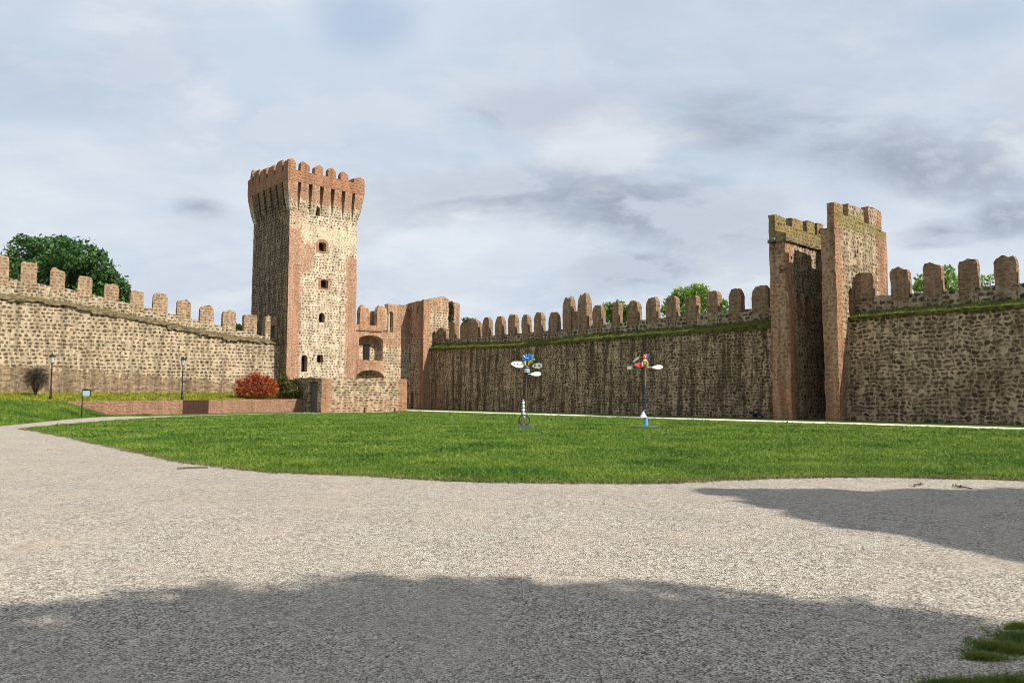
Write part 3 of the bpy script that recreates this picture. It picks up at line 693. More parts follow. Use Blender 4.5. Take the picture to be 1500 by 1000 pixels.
m_mossy = masonry('mossy_parapet', (.34,.29,.14), STN, 2.6, 3.7, (.3,.28), brick=((-80,80,-9,99,.3),), streak=.4, stain=.3, moss=.75, patch=(((-90,90,-9,99,.28),),(.22,.17,.05)))
bm = bmesh.new()
def dmo(p, a, b, c):
    q = p.copy()
    if c < .34: q.x = gxL0+.42+(xu-gxL0-.35)*a if a > .5 else q.x
    return rough(.03, 1.8, 6)(q, a, b, c)
gridbox(bm, gxL0, gxL0+.42, GT_Y+.005, YB-.01, 10.98, 12.05, (2, 16, 4), dmo); gput(from_bm('parapet', bm, m_mossy, gt))
for (pa, pb, py, sd) in ((1135,1150,316,1),(1160,1176,321,2),(1182,1193,324,3),(1197,1206,327,4)):
    xi = gxL0+.42; ya, yb = pz(pa, 330, xi)[0], pz(pb, 330, xi)[0]; zt = pz((pa+pb)/2, py, xi)[1]
    if sd == 1: ya = GT_Y
    o = parapet_tooth(gxL0-.005, gxL0+.425, ya, min(yb, YB), 12.0, zt, 30+sd*4.0); o.data.materials.clear(); o.data.materials.append(m_mossy)
bm = bmesh.new(); gridbox(bm, gxL0+.05, gxR1-.05, YB, YB+.9, -.1, 12.0, (6, 2, 14), rough(.03, 1.6, 12)); gput(from_bm('outer_wall', bm, m_gate, gt))
m_lens = simple('floodlight_lens', (.10,.11,.12), .25, var=.1)
def floodlight(px, py, Y, label, yaw):
    p = A(px, py, Y); f = empty('floodlight', p, yaw); tag(f, label, 'floodlight', 'floodlights on the gate tower')
    bm = bmesh.new(); lathe(bm, [(.05,-.22),(.13,-.18),(.17,-.02),(.18,.10),(.17,.12)], n=14)
    rot = Matrix.Rotation(R(80), 4, 'X'); bmesh.ops.transform(bm, matrix=rot, verts=bm.verts); from_bm('housing', bm, m_iron, f, False)
    bm = bmesh.new(); lathe(bm, [(.165,.121),(.10,.135),(.02,.14)], n=14); bmesh.ops.transform(bm, matrix=rot, verts=bm.verts); from_bm('lens', bm, m_lens, f, True)
    bm = bmesh.new(); tube(bm, [(-.19,0,0),(-.19,.05,-.28),(.19,.05,-.28),(.19,0,0)], .018, 6); bx(bm, -.06, .06, 0, .10, -.34, -.27); from_bm('bracket', bm, m_iron, f)
pl = FR.w(gxL0+.15, GT_Y-.2); pr = FR.w(gxR0-.15, GT_Y+.1)
floodlight(1133, 352, pl.y, 'small black floodlight at the left corner of the gate tower', FR.ang+.1)
floodlight(1203.5, 339, pr.y, 'round grey faced floodlight beside the taller right side of the gate tower', FR.ang+.5)

# ------------------------------------------------------------------ the keep
TW, TD, ZS = 6.85, 7.5, FT.at(450, 314)[1]
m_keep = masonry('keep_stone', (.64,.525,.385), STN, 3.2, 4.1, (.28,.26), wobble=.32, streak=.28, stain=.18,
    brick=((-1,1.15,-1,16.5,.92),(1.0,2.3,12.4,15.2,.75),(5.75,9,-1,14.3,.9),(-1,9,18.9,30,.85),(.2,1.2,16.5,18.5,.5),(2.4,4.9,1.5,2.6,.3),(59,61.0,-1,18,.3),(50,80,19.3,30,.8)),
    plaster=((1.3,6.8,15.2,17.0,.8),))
m_keepshade = masonry('keep_shaded_stone', (.36,.275,.19), STD, 2.9, 3.8, (.42,.40), grain=.6, drop=.04, streak=.8, stain=.5, brick=((59,60.8,-1,18,.15),(50,80,19.3,30,.75)), brickcol=BRD)  # darker copy for the shaded face: shade put into colour, plus streaks and stains
kp = empty('keep', FT.w(0, 0, 0), FT.ang); tag(kp, 'tall square brick and stone keep with machicolated crown and battlements', 'tower')
bm = bmesh.new(); gridbox(bm, 0, TW, 0, TD, -.1, FT.at(438, 264, -.5)[1], (12, 12, 52), lambda p, a, b, c: rough(.034, 2.0, 3)(Vector((p.x-.10*(1-c)*(1-2*a), p.y-.10*(1-c)*(1-2*b), p.z)), a, b, c))
win = [(462.5,468.5,302,317,'arch'),(467,477,354,369,'seg'),(470,480.5,409,422.7,'seg'),(467,475,457.6,472.6,'arch'),(464,472.7,519,531,'seg'),(441,449.5,519.5,544.5,'arch')]
holes = []; WR = []
for a, b, y0, y1, k in win:
    x0, zt = FT.at(a, y0); x1, zb = FT.at(b, y1); prof = arch(x0, x1, zb, zt, None if k == 'arch' else .16); WR.append((x0, x1, zb, zt, k)); holes.append(cutter(prof, -.5, 3.2))
for px, py in ((431,327),(465,346),(485,333),(497,335),(439,487),(457,526),(484,524),(501,526),(439,503),(446,306),(452,305),(490,376),(487,396)):
    x, z = FT.at(px, py); s = .075; holes.append(cutter([(x-s,z-s),(x+s,z-s),(x+s*.8,z+s),(x-s,z+s)], -.3, .4))
for px, py in ((383,358),(389,432),(393,345),(405,437),(399,474),(380,410)):
    y, z = FT.atx(px, py); s = .10; holes.append(cutter_x([(y-s,z-s*1.6),(y+s,z-s*1.6),(y+s,z+s*1.4),(y-s,z+s)], -.3, .4))
y0, zt = FT.atx(404, 470); y1, zb = FT.atx(400, 500); 
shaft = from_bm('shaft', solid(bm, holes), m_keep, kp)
shaft.data.materials.append(m_keepshade)
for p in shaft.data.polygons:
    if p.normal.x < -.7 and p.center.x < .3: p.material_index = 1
m_brick = masonry('window_brick', (.50,.38,.27), STN, brick=((-90,90,-9,99),), streak=.2, stain=.25)
for x0, x1, zb, zt, k in WR[1:5]:              # brick surrounds standing just proud of the wall
    rise = (x1-x0)/2 if k == 'arch' else .16; o_ = .27
    bm = bmesh.new(); n = 8; cx = (x0+x1)/2; w = (x1-x0)/2
    inner = [(x0, zb)]+[(cx-w*math.cos(math.pi*i/n), zt-rise+rise*math.sin(math.pi*i/n)) for i in range(n+1)]+[(x1, zb)]
    outer = [(x0-o_, zb)]+[(cx-(w+o_)*math.cos(math.pi*i/n), zt-rise+(rise+o_)*math.sin(math.pi*i/n)) for i in range(n+1)]+[(x1+o_, zb)]
    for i in range(len(inner)-1):
        q = [inner[i], inner[i+1], outer[i+1], outer[i]]; prism(bm, q, -.045, .05)
    bx(bm, x0-o_, x1+o_, -.06, .05, zb-.14, zb-.002)
    bmesh.ops.remove_doubles(bm, verts=bm.verts, dist=1e-4)
    from_bm('window_surround', bm, m_brick, kp)
for x0, x1, zb, zt, k in WR:
    bm = bmesh.new(); bx(bm, x0-.05, x1+.05, .50, .60, zb-.05, zt+.05); from_bm('window_dark', bm, m_dark, kp)  # dark slab closing the opening; the unlit depth is its colour
# corbels: tapering brackets with narrow dark slots between them
m_crown = masonry('crown_brick', (.42,.29,.19), STN, brick=((-90,90,-9,99,.85),), streak=.35, stain=.3)
OV = .50; ZT = FT.at(438, 266, -.5)[1]; ZC = FT.at(437, 249.5, -.5)[1]; print('KEEP', ZS, ZT, ZC)
def corbel(parent, c0, c1, side, cuts=()):
    prof = [(0, ZS), (.10, ZS+.25), (.26, ZS+.95), (OV*.80, ZS+1.9), (OV, ZS+2.4), (OV, ZT), (0, ZT)]
    bm = bmesh.new(); n = len(prof); A_, B_ = [], []
    for d, z in prof:
        if side == 0: A_.append(bm.verts.new((c0, -d+.02, z))); B_.append(bm.verts.new((c1, -d+.02, z)))
        elif side == 1: A_.append(bm.verts.new((-d+.02, c0, z))); B_.append(bm.verts.new((-d+.02, c1, z)))
        elif side == 2: A_.append(bm.verts.new((TW+d-.02, c0, z))); B_.append(bm.verts.new((TW+d-.02, c1, z)))
        else: A_.append(bm.verts.new((c0, TD+d-.02, z))); B_.append(bm.verts.new((c1, TD+d-.02, z)))
    bm.faces.new(A_); bm.faces.new(B_[::-1])
    for i in range(n): bm.faces.new((A_[i], B_[i], B_[(i+1)%n], A_[(i+1)%n]))
    if cuts: bm = solid(bm, list(cuts))
    from_bm('corbel', bm, m_keepshade if side == 1 else m_keep, parent)
CW = .50                                       # width of the flaring corner corbels
for side, L in ((0, TW), (1, TD), (2, TW), (3, TD)):
    L = TW if side in (0, 3) else TD; a0 = CW+.30; b0 = L-CW-.30; nC = 5; wC = (b0-a0-(nC-1)*.38)/nC
    for i in range(nC): corbel(kp, a0+i*(wC+.38), a0+i*(wC+.38)+wC, side, [cutter(arch(*WR[0][:4]), -1.5, 2)] if side == 0 and a0+i*(wC+.38) < WR[0][0] < a0+i*(wC+.38)+wC else ())
for qx, qy in ((0, 0), (1, 0), (0, 1), (1, 1)):
    bm = bmesh.new(); rings = []
    for d, z in ((0, ZS), (.10, ZS+.25), (.26, ZS+.95), (OV*.80, ZS+1.9), (OV-.01, ZS+2.4), (OV-.01, ZT)):
        e = d-.015; xs = (-e, CW) if qx == 0 else (TW-CW, TW+e); ys = (-e, CW) if qy == 0 else (TD-CW, TD+e)
        rings.append([bm.verts.new((x, y, z)) for x, y in ((xs[0], ys[0]), (xs[1], ys[0]), (xs[1], ys[1]), (xs[0], ys[1]))])
    bm.faces.new(rings[0][::-1]); bm.faces.new(rings[-1])
    for i in range(len(rings)-1):
        for k in range(4): bm.faces.new((rings[i][k], rings[i][(k+1)%4], rings[i+1][(k+1)%4], rings[i+1][k]))
    from_bm('corbel', bm, m_keep, kp)
bm = bmesh.new()                               # crown: parapet ring on the corbels, arch heads over the slots
for args in ((-OV, TW+OV, -OV, -OV+.55), (-OV, TW+OV, TD+OV-.55, TD+OV)):
    gridbox(bm, args[0], args[1], args[2], args[3], ZT-.02, ZC, (20, 2, 4), rough(.02, 1.7, 8))
for args in ((-OV, -OV+.55), (TW+OV-.55, TW+OV)):
    gridbox(bm, args[0]+.004, args[1]-.004, -OV+.5, TD+OV-.5, ZT-.02, ZC-.01, (2, 20, 4), rough(.02, 1.7, 9))
bx(bm, -OV+.1, TW+OV-.1, -OV+.1, TD+OV-.1, ZT-.06, ZT+.3)
from_bm('crown', bm, m_crown, kp)
def keep_merlon(x0, x1, y0, y1, zt, seed, mat):
    bm = bmesh.new()
    def d(p, a, b, c):
        q = p.copy(); s = max(0, (c-.62)/.38); q.x = (x0+x1)/2+(p.x-(x0+x1)/2)*(1-.32*s*s*(1 if x1-x0 < 1.5 else .4)); q.y = (y0+y1)/2+(p.y-(y0+y1)/2)*(1-.32*s*s)
        q.z -= s*abs(a-.5+.3*math.sin(seed))*.25; return rough(.035, 2.3, seed)(q, a, b, c)
    gridbox(bm, x0, x1, y0, y1, ZC-.1, zt, (4, 4, 5), d); from_bm('merlon', bm, mat, kp)
tt = .5
edges = [FT.at(px, 250, -OV)[0] for px in (421.6,433.6,440.6,453.6,461,473.4,481,492.6,499.4,510.5,519,530)]
ztop = [FT.at(x, y, -OV)[1]+.12 for x, y in ((427,232.5),(447,238.5),(467,243),(487,247.5),(505,253),(524,260))]; zml = [FT.atx(x, y, -OV)[1]+.12 for x, y in ((408,237),(396.5,243.5),(385.5,246.5),(375.5,250),(365.5,251.5))]; print('TOPS', ztop, zml)
for i in range(6):
    a, b = edges[2*i], edges[2*i+1]
    if i == 0: a = -OV
    if i == 5: b = TW+OV
    keep_merlon(a, b, -OV+.005, -OV+tt, ztop[i]-.0, i*2.1, m_crown)
    keep_merlon(a, b, TD+OV-tt, TD+OV-.005, ZC+.9+.1*math.sin(i*2), i*3.1, m_crown)
ym = [FT.atx(px, 250, -OV)[0] for px in (413,403.5,400.6,392.5,390,381,379,372,370,361)]
for i in range(5):
    a, b = ym[2*i], ym[2*i+1]; b = min(b, TD+OV-tt-.05)
    if i == 0: a = ym[0]
    keep_merlon(-OV+.005, -OV+tt, min(a,b), max(a,b), zml[i], 20+i*1.9, m_crown)
    keep_merlon(TW+OV-tt, TW+OV-.005, min(a,b), max(a,b), ZC+.9+.12*math.sin(i*1.3), 40+i*1.9, m_crown)
keep_merlon(-OV+.006, -OV+tt, -OV+tt, -OV+tt+.45, ztop[0]-.1, 77, m_crown)
# pigeon on the right-hand corner of the keep
pg_p = FT.w(TW+OV-.35, -OV+.25, ztop[5]-.12)
pg = empty('pigeon', pg_p, FT.ang+.3); tag(pg, 'grey pigeon perched on the right hand corner of the keep', 'bird')
m_feather = simple('grey_feather', (.30,.29,.33), .8)
skin_mesh('body', [(-.20,0,.10),(-.08,0,.14),(.04,0,.17),(.11,0,.24),(.135,0,.29),(.18,0,.285)], [(0,1),(1,2),(2,3),(3,4),(4,5)], [.02,.065,.075,.045,.035,.010], m_feather, pg)
bm = bmesh.new(); tube(bm, [(0,.03,0),(.01,.03,.12)], .008, 5); tube(bm, [(0,-.03,0),(.01,-.03,.12)], .008, 5); from_bm('legs', bm, simple('bird_leg', (.3,.12,.1)), pg)

# ------------------------------------------------------------------ gatehouse wall right of the keep
m_gh = masonry('gatehouse_stone', (.60,.475,.33), STN, 2.7, 3.7, (.28,.27), streak=.3, stain=.3, moss=.15,
    brick=((6,10.2,3.6,4.8,.85),(6,13.5,6.1,7.0,.8),(6,13.5,7.0,12,.75),(6.5,8.0,-1,12,.8),(6,10.4,-1,2.3,.85)))
gh = empty('gatehouse_wall', FT.w(TW, .12, 0), FT.ang); tag(gh, 'brick wall with a deep arched niche between the keep and the ruined block', 'wall')
ho = Vector((-TW, -.12, 0)); y_ = .12
def hput(o): o.location = ho; return o
zc = FT.at(545, 485, y_)[1]
bm = bmesh.new(); gridbox(bm, TW-.05, 12.99, y_, 1.9, -.1, zc, (14, 2, 16), rough(.02, 1.6, 14))
nx0, nz1 = FT.at(526, 490, y_); nx1, nz0 = FT.at(560.5, 528, y_)
lx0, lz1 = FT.at(522, 541, y_); lx1, _ = FT.at(563, 552, y_)
hs = [cutter(arch(nx0, nx1, nz0, nz1, .45), -.5, y_+1.0), cutter(arch(lx0, lx1, .3, lz1, .75), -.5, y_+1.2)]
hput(from_bm('masonry', solid(bm, hs), m_gh, gh))
sx0, sz1 = FT.at(532, 504, y_+1.0); sx1, sz0 = FT.at(540.5, 528, y_+1.0)
bm = bmesh.new(); bx(bm, sx0, sx1, y_+.90, y_+1.02, nz0+.02, sz1); o = hput(from_bm('door', bm, m_dark, gh)); o['label'] = 'dark panel painted as the shade of the niche doorway'  # slab coloured near black in place of the doorway's own shade
bm = bmesh.new(); gridbox(bm, TW+.0, 9.95, y_-.10, y_+.5, zc, zc+.10, (10,1,1), rough(.012)); hput(from_bm('string_course', bm, m_brick, gh))
zp = FT.at(545, 478, y_)[1]
bm = bmesh.new(); gridbox(bm, TW-.04, 10.0, y_, .6, zc+.101, zp+.1, (8,1,3), rough(.02, 2, 3)); hput(from_bm('parapet', bm, m_gh, gh))
for (a, b, yt, yo, sd) in ((527,541.5,447.5,0,61),(544,553,456,.9,62),(552,567.5,448,0,63)):
    x0 = FT.at(a, yt+15, y_+yo)[0]; x1, z1 = FT.at(b, yt, y_+yo); hput(merlon(gh, x0, x1, y_+yo-.03, y_+yo+.52, zc+.11, z1, m_gh, 'round', sd))
bm = bmesh.new(); x0 = FT.at(567.8, 470, y_)[0]; xo = FT.at(575.5, 470, y_)[0]; z2 = FT.at(580, 446, y_)[1]; zo = FT.at(571, 456, y_)[1]
gridbox(bm, x0+.02, 12.99, y_, .75, zc, z2, (10, 1, 6), rough(.03, 1.7, 17)); 
hput(from_bm('stair_wall', solid(bm, [cutter(arch(x0+.14, xo+.05, zc-.5, zo), -.5, 2)]), m_gh, gh))

# ------------------------------------------------------------------ ruined block at the corner
m_blk = masonry('block_stone', (.58,.45,.32), STN, 2.7, 3.7, (.28,.27), streak=.4, stain=.35, moss=.25, brick=((12.9,13.75,-1,11,.9),(16.9,18,-1,11,.85),(12.9,17.9,9.6,12,.5),(12.9,18,-1,2.6,.6)))
m_blkshade = masonry('block_shaded_stone', (.48,.365,.26), STD, 2.6, 3.7, (.32,.3), streak=.6, stain=.45, moss=.2, brick=((57.3,58.3,-1,11,.85),(57.3,61,6.8,12,.6)))  # block stone deepened for its shaded face; shade mixed into mortar and stones
rb = empty('ruined_block', FT.w(12.97, -2.55, 0), FT.ang); tag(rb, 'roofless ruined block with broken top at the meeting of two walls', 'building')
bo = Vector((-12.97, 2.55, 0))
topB = sorted((FT.at(px, py, -2.55)) for px, py in ((620,440),(634,438),(645,434.5),(652,435),(660,440),(664,443.5),(673,444.5)))
def dblk(p, a, b, c):
    zt = interp(topB, p.x)-.5*max(0, b-.3)+.14*noise.noise(Vector((p.x*1.3, p.y*1.3, 3)))+.09*noise.noise(Vector((p.x*4, p.y*4, 3)))
    return rough(.03, 1.6, 19)(Vector((p.x, p.y, -.1+(zt+.1)*c)), a, b, c)
bm = bmesh.new(); gridbox(bm, 12.97, 17.52, -2.55, 2.4, 0, 1, (16, 14, 22), dblk)
d0, dz1 = FT.at(633.3, 485.5, -2.55); d1, dz0 = FT.at(638.8, 509, -2.55)
s0 = FT.atx(601, 575, 12.97); s1 = FT.atx(605, 598, 12.97)
hs = [cutter(arch(d0, d1, dz0-.3, dz1), -3.2, -1.6)]
ya, yb = FT.atx(605.5, 590, 12.97)[0], FT.atx(601, 590, 12.97)[0]
hs.append(cutter_x(arch(min(ya,yb), max(ya,yb), .0, FT.atx(603, 573, 12.97)[1]), 12.4, 13.6))
for px, py in ((600,458),(612,452),(603,492),(600,520)):
    y, z = FT.atx(px, py, 12.97); hs.append(cutter_x(arch(y-.14, y+.14, z-.5, z+.3), 12.6, 13.3))
blk = from_bm('masonry', solid(bm, hs), m_blk, rb); blk.location = bo
blk.data.materials.append(m_blkshade)
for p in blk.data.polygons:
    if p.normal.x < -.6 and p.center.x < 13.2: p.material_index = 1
iv = empty('ivy', FT.w(FT.at(661, 455, -2.6)[0], -2.62, 0), FT.ang); tag(iv, 'dark ivy hanging down the sunlit face of the ruined block', 'ivy')
zi0 = FT.at(661, 500, -2.6)[1]; zi1 = FT.at(661, 447, -2.6)[1]
leaves('foliage', [((.05*math.sin(i), 0, zi1-(zi1-zi0)*.52*i/6), (.30, .14, .42)) for i in range(7)], 1400, .16, m_ivy, iv, aspect=.7, droop=.5)
bm = bmesh.new(); tube(bm, [(0,.02,zi0), (.08,.01,(zi0+zi1)/2), (0,.01,zi1)], [.05,.04,.02], 6); from_bm('stem', bm, m_bark, iv)

# ------------------------------------------------------------------ low ruined enclosure in front of the keep
m_enc = masonry('enclosure_stone', (.50,.385,.265), STN, 2.0, 4.6, (.36,.33), streak=.3, stain=.35, moss=.35, brick=((-.6,.35,-1,4,.85),(6.95,9,-1,4,.85),(-.6,9,.0,.9,.35)))
m_encshade = masonry('enclosure_shaded_stone', (.40,.31,.22), STD, 2.2, 4.2, (.34,.32), streak=.5, stain=.5, moss=.3)  # shaded-side version of the enclosure stone, its shade carried by darker colours
en = empty('enclosure_wall', FT.w(-.44, -7.1, 0), FT.ang); tag(en, 'low ruined stone enclosure with ragged top in front of the keep', 'wall')
eo = Vector((.44, 7.1, 0)); ex1 = FT.at(596, 590, -7.1)[0]
def den(p, a, b, c):
    zt = 2.78+.05*(p.x/8)+.13*noise.noise(Vector((p.x*1.1, p.y*1.1, 5)))+.10*noise.noise(Vector((p.x*3.7, p.y*3.7, 5)))
    q = Vector((p.x, p.y, -.1+(zt+.1)*c)); return rough(.035, 1.9, 23)(q, a, b, c)
bm = bmesh.new(); gridbox(bm, -.44, ex1, -7.1, -6.45, 0, 1, (40, 2, 12), den); o = from_bm('front_wall', bm, m_enc, en); o.location = eo
bm = bmesh.new(); gridbox(bm, -.42, .15, -6.449, -.02, 0, 1, (2, 24, 12), den)
dya = FT.atx(467, 590, -.42)[0]; dyb = FT.atx(453, 590, -.42)[0]; dzt = FT.atx(460, 559, -.42)[1]
o = from_bm('side_wall', solid(bm, [cutter_x([(dya,-.5),(dyb,-.5),(dyb,dzt),(dya,dzt)], -.8, -.05)]), m_encshade, en); o.location = eo
bm = bmesh.new(); nb = 6
for i in range(nb):
    a = dya+.02+(dyb-dya-.04)*i/nb; b = dya+.02+(dyb-dya-.04)*(i+1)/nb-.012; gridbox(bm, -.25, -.18, a, b, .03, dzt-.02, (1,1,3), rough(.004, 3, i))
for z in (.5, dzt-.5): bx(bm, -.28, -.252, dya+.03, dyb-.03, z, z+.14)
o = from_bm('door', bm, m_wood, en); o.location = eo; o['label'] = 'grey weathered plank door'
bm = bmesh.new(); gridbox(bm, ex1-.55, ex1-.02, -6.449, -.02, 0, 1, (2, 20, 10), den); o = from_bm('side_wall', bm, m_enc, en); o.location = eo
def ep():
    x = RNG.uniform(-.4, ex1); return (x, RNG.uniform(-7.0, -6.5), 2.74+.13*nz(x*1.1, -6.8*1.1, 5))
o = ledge_blades(en, ep, 700, .10, .03, m_ledgegrass); o.location = eo
for px, lab in ((533.5, 'rusty stub post at the middle of the ruined enclosure front'), (578.5, 'rusty stub post near the right end of the ruined enclosure front')):
    p = G(px, 604); b = empty('bollard', p, FT.ang); tag(b, lab, 'bollard', 'stub posts before the enclosure')
    bm = bmesh.new(); lathe(bm, [(.075,-.02),(.075,.03),(.055,.035),(.055,.34),(.045,.37),(.01,.385)], n=10); from_bm('shaft', bm, m_rust, b)
    bm = bmesh.new(); lathe(bm, [(.12,-.01),(.12,.02),(.10,.03)], n=12); from_bm('foot', bm, m_iron, b)

# ------------------------------------------------------------------ shrubs
def shrub(name, label, p, blobs, n, size, mat, shell=.4, aspect=.5, stems=6, h=.6, jit=.14):
    s = empty(name, p); tag(s, label, 'shrub'); bm = bmesh.new()
    for i in range(stems):
        a = i*2.4; tube(bm, [(.05*math.cos(a),.05*math.sin(a),-.1), (.3*math.cos(a),.3*math.sin(a),h*.5), (.6*math.cos(a),.6*math.sin(a),h)], [.04,.03,.012], 5)
    from_bm('stems', bm, m_bark, s); leaves('foliage', blobs, n, size, mat, s, shell=shell, aspect=aspect, jit=jit); return s
p = A(376, 582, 60.5); k = 60.5/1083
shrub('red_shrub', 'round red leaved shrub on the terrace beside the keep', p, [((-1.0,0,.85),(.75,.8,.75)),((-.2,0,1.0),(.9,.9,.95)),((.6,0,.9),(.9,.8,.85)),((1.15,0,.65),(.55,.6,.6)),((-.3,.2,1.45),(.55,.5,.45)),((.5,.1,1.35),(.5,.5,.4)),((-1.3,0,.5),(.5,.5,.5)),((.2,-.2,.4),(1.2,.7,.4)),((-1.35,-.1,1.15),(.3,.3,.3)),((1.3,0,1.15),(.32,.3,.28)),((0,-.2,1.75),(.3,.3,.25)),((.9,-.2,1.5),(.3,.3,.25))], 6500, .15, m_leafred, jit=.2)
p = A(412, 583, 62)
shrub('green_shrub', 'olive green bush between the red shrub and the keep', p, [((-.4,0,.9),(.6,.6,.8)),((.2,0,1.3),(.5,.5,.7)),((.6,.1,.7),(.8,.7,.7)),((1.1,.2,.5),(.7,.6,.5)),((.1,.1,1.9),(.3,.3,.4))], 2600, .18, m_leafbush)
p = A(440, 583, 63)
shrub('dark_creeper', 'dark creeping shrub over the wall beside the plank door', p, [((-.3,0,.7),(.6,.5,.6)),((.3,0,1.0),(.6,.4,.6)),((.8,0,1.45),(.5,.3,.28)),((-.5,.1,1.2),(.4,.4,.5))], 1500, .17, m_ivy)
# bare round bush of dark twigs
p = A(52, 575, 53); s = empty('bare_bush', p); tag(s, 'round bare bush of dark purple twigs on the terrace at far left', 'shrub')
n = 2600; d = rand_dirs(n); rr = .95*(RNG.random(n)**.5); c = np.array([0, 0, 1.05]); P = c+d*rr[:,None]*np.array([.85,.85,1.0])
q = rand_dirs(n)*.6+d; q /= np.linalg.norm(q, axis=1, keepdims=True); L = (.18+.16*RNG.random(n))[:,None]; w_ = np.cross(q, rand_dirs(n)); w_ /= np.linalg.norm(w_, axis=1, keepdims=True)
arrays_mesh('twigs', np.stack([P-q*L*.5-w_*.012, P-q*L*.5+w_*.012, P+q*L*.5], 1).reshape(-1,3), np.arange(3*n).reshape(-1,3), m_twig, s)
bm = bmesh.new()
for i in range(9):
    a = i*2.4; e = Vector((math.cos(a)*.5, math.sin(a)*.5, 1.0+.3*math.sin(i))); tube(bm, [(0.05*math.cos(a),0.05*math.sin(a),-.1), e*.5+Vector((0,0,.1)), e], [.035,.025,.01], 5)
from_bm('stems', bm, m_twig, s)

# ------------------------------------------------------------------ lamps, sign, posts, drain, twigs
def lamp(base, h, label):
    l = empty('street_lamp', base); tag(l, label, 'street lamp', 'lamps on the left terrace')
    bm = bmesh.new(); lathe(bm, [(.11,-.05),(.11,.10),(.075,.16),(.065,.55),(.045,.62),(.038,1.2),(.034,h-.72),(.06,h-.70),(.06,h-.66),(.03,h-.62)], n=10); from_bm('post', bm, m_iron, l, True)
    ln = bmesh.new(); lathe(ln, [(.09,h-.62),(.10,h-.60),(.17,h-.22),(.18,h-.20)], n=6); g = from_bm('lantern', ln, m_glass, l)
    bm = bmesh.new()
    for i in range(6):
        a = i*math.pi/3; tube(bm, [(.105*math.cos(a),.105*math.sin(a),h-.61), (.185*math.cos(a),.185*math.sin(a),h-.2)], .012, 4)
    from_bm('cage', bm, m_iron, g)
    bm = bmesh.new(); lathe(bm, [(.22,h-.20),(.20,h-.16),(.09,h-.06),(.06,h-.02),(.02,h+.06),(.005,h+.08)], n=10); from_bm('cap', bm, m_iron, l, True)
lamp(A(74, 583, 51), 3.05, 'black lantern lamp post beside the bare round bush')
lamp(A(266.5, 584, 57), 3.2, 'black lantern lamp post behind the rusted gate of the low wall')
b = A(119.5, 608, 46.5); b.z = .25
sg = empty('info_sign', b, .12); tag(sg, 'small pale green information board on a dark post by the mound', 'sign')
hS = A(120, 571, 46.5).z-.25
bm = bmesh.new(); bx(bm, -.025, .025, -.02, .02, -.3, hS); from_bm('post', bm, m_iron, sg)
bm = bmesh.new(); bx(bm, .026, .46, -.045, -.015, hS-.36, hS-.04); from_bm('board', bm, simple('pale_panel', (.32,.50,.52), .4, var=.15), sg)
bm = bmesh.new(); bx(bm, -.03, .50, -.05, .02, hS-.04, hS+.03); bx(bm, .46, .50, -.05, .0, hS-.38, hS-.041); from_bm('frame', bm, m_iron, sg)
q = FR.w(FR.at(681.5, 600, -.5)[0], -.45, 0); ps = empty('metal_post', q); tag(ps, 'thin dark metal post against the shaded wall near the ruined block', 'post')
hq = A(681.5, 568, q.y).z; bm = bmesh.new(); lathe(bm, [(.07,-.05),(.07,.06),(.04,.09),(.036,hq-.05),(.02,hq)], n=8); from_bm('shaft', bm, m_iron, ps)
bm = bmesh.new(); bx(bm, -.10, .10, -.06, .06, hq-.18, hq-.10); from_bm('bracket', bm, m_iron, ps)
m_drain = simple('drain_iron', (.13,.10,.085), .8, .2, .4, 8)
p = G(282, 685.5); dr = empty('drain_cover', p, R(24)); tag(dr, 'dark iron drain cover lying tilted in the gravel near the lawn edge', 'drain cover')
bm = bmesh.new(); bx(bm, -.30, .30, -.11, -.08, .0, .022); bx(bm, -.30, .30, .08, .11, .0, .022); bx(bm, -.30, -.27, -.08, .08, 0, .022); bx(bm, .27, .30, -.08, .08, 0, .022); from_bm('frame', bm, m_drain, dr)
bm = bmesh.new()
for i in range(9): bx(bm, -.25+i*.06, -.22+i*.06, -.08, .08, .002, .018)
from_bm('grate', bm, m_drain, dr)
def twig(px, py, lab, sd):
    p = G(px, py); random.seed(sd); o = empty('twig', p, random.uniform(0, 3)); tag(o, lab, 'twig', 'twigs lying on the gravel')
    bm = bmesh.new(); tube(bm, [(-.18,0,.012),(0,.03,.03),(.17,-.02,.014)], [.012,.010,.005], 5); tube(bm, [(0,.03,.03),(.08,.10,.02)], [.008,.003], 5); from_bm('stick', bm, m_bark, o)
    leaves('dead_leaves', [((.05,.03,.03),(.15,.09,.025))], 14, .05, simple('dead_leaf', (.09,.06,.03)), o, aspect=.6)
twig(1345, 711.5, 'dead leafy twig on the gravel just below the lawn edge at right', 3)
twig(1410, 714.5, 'dark dead twig on the gravel nearest the right edge', 5)

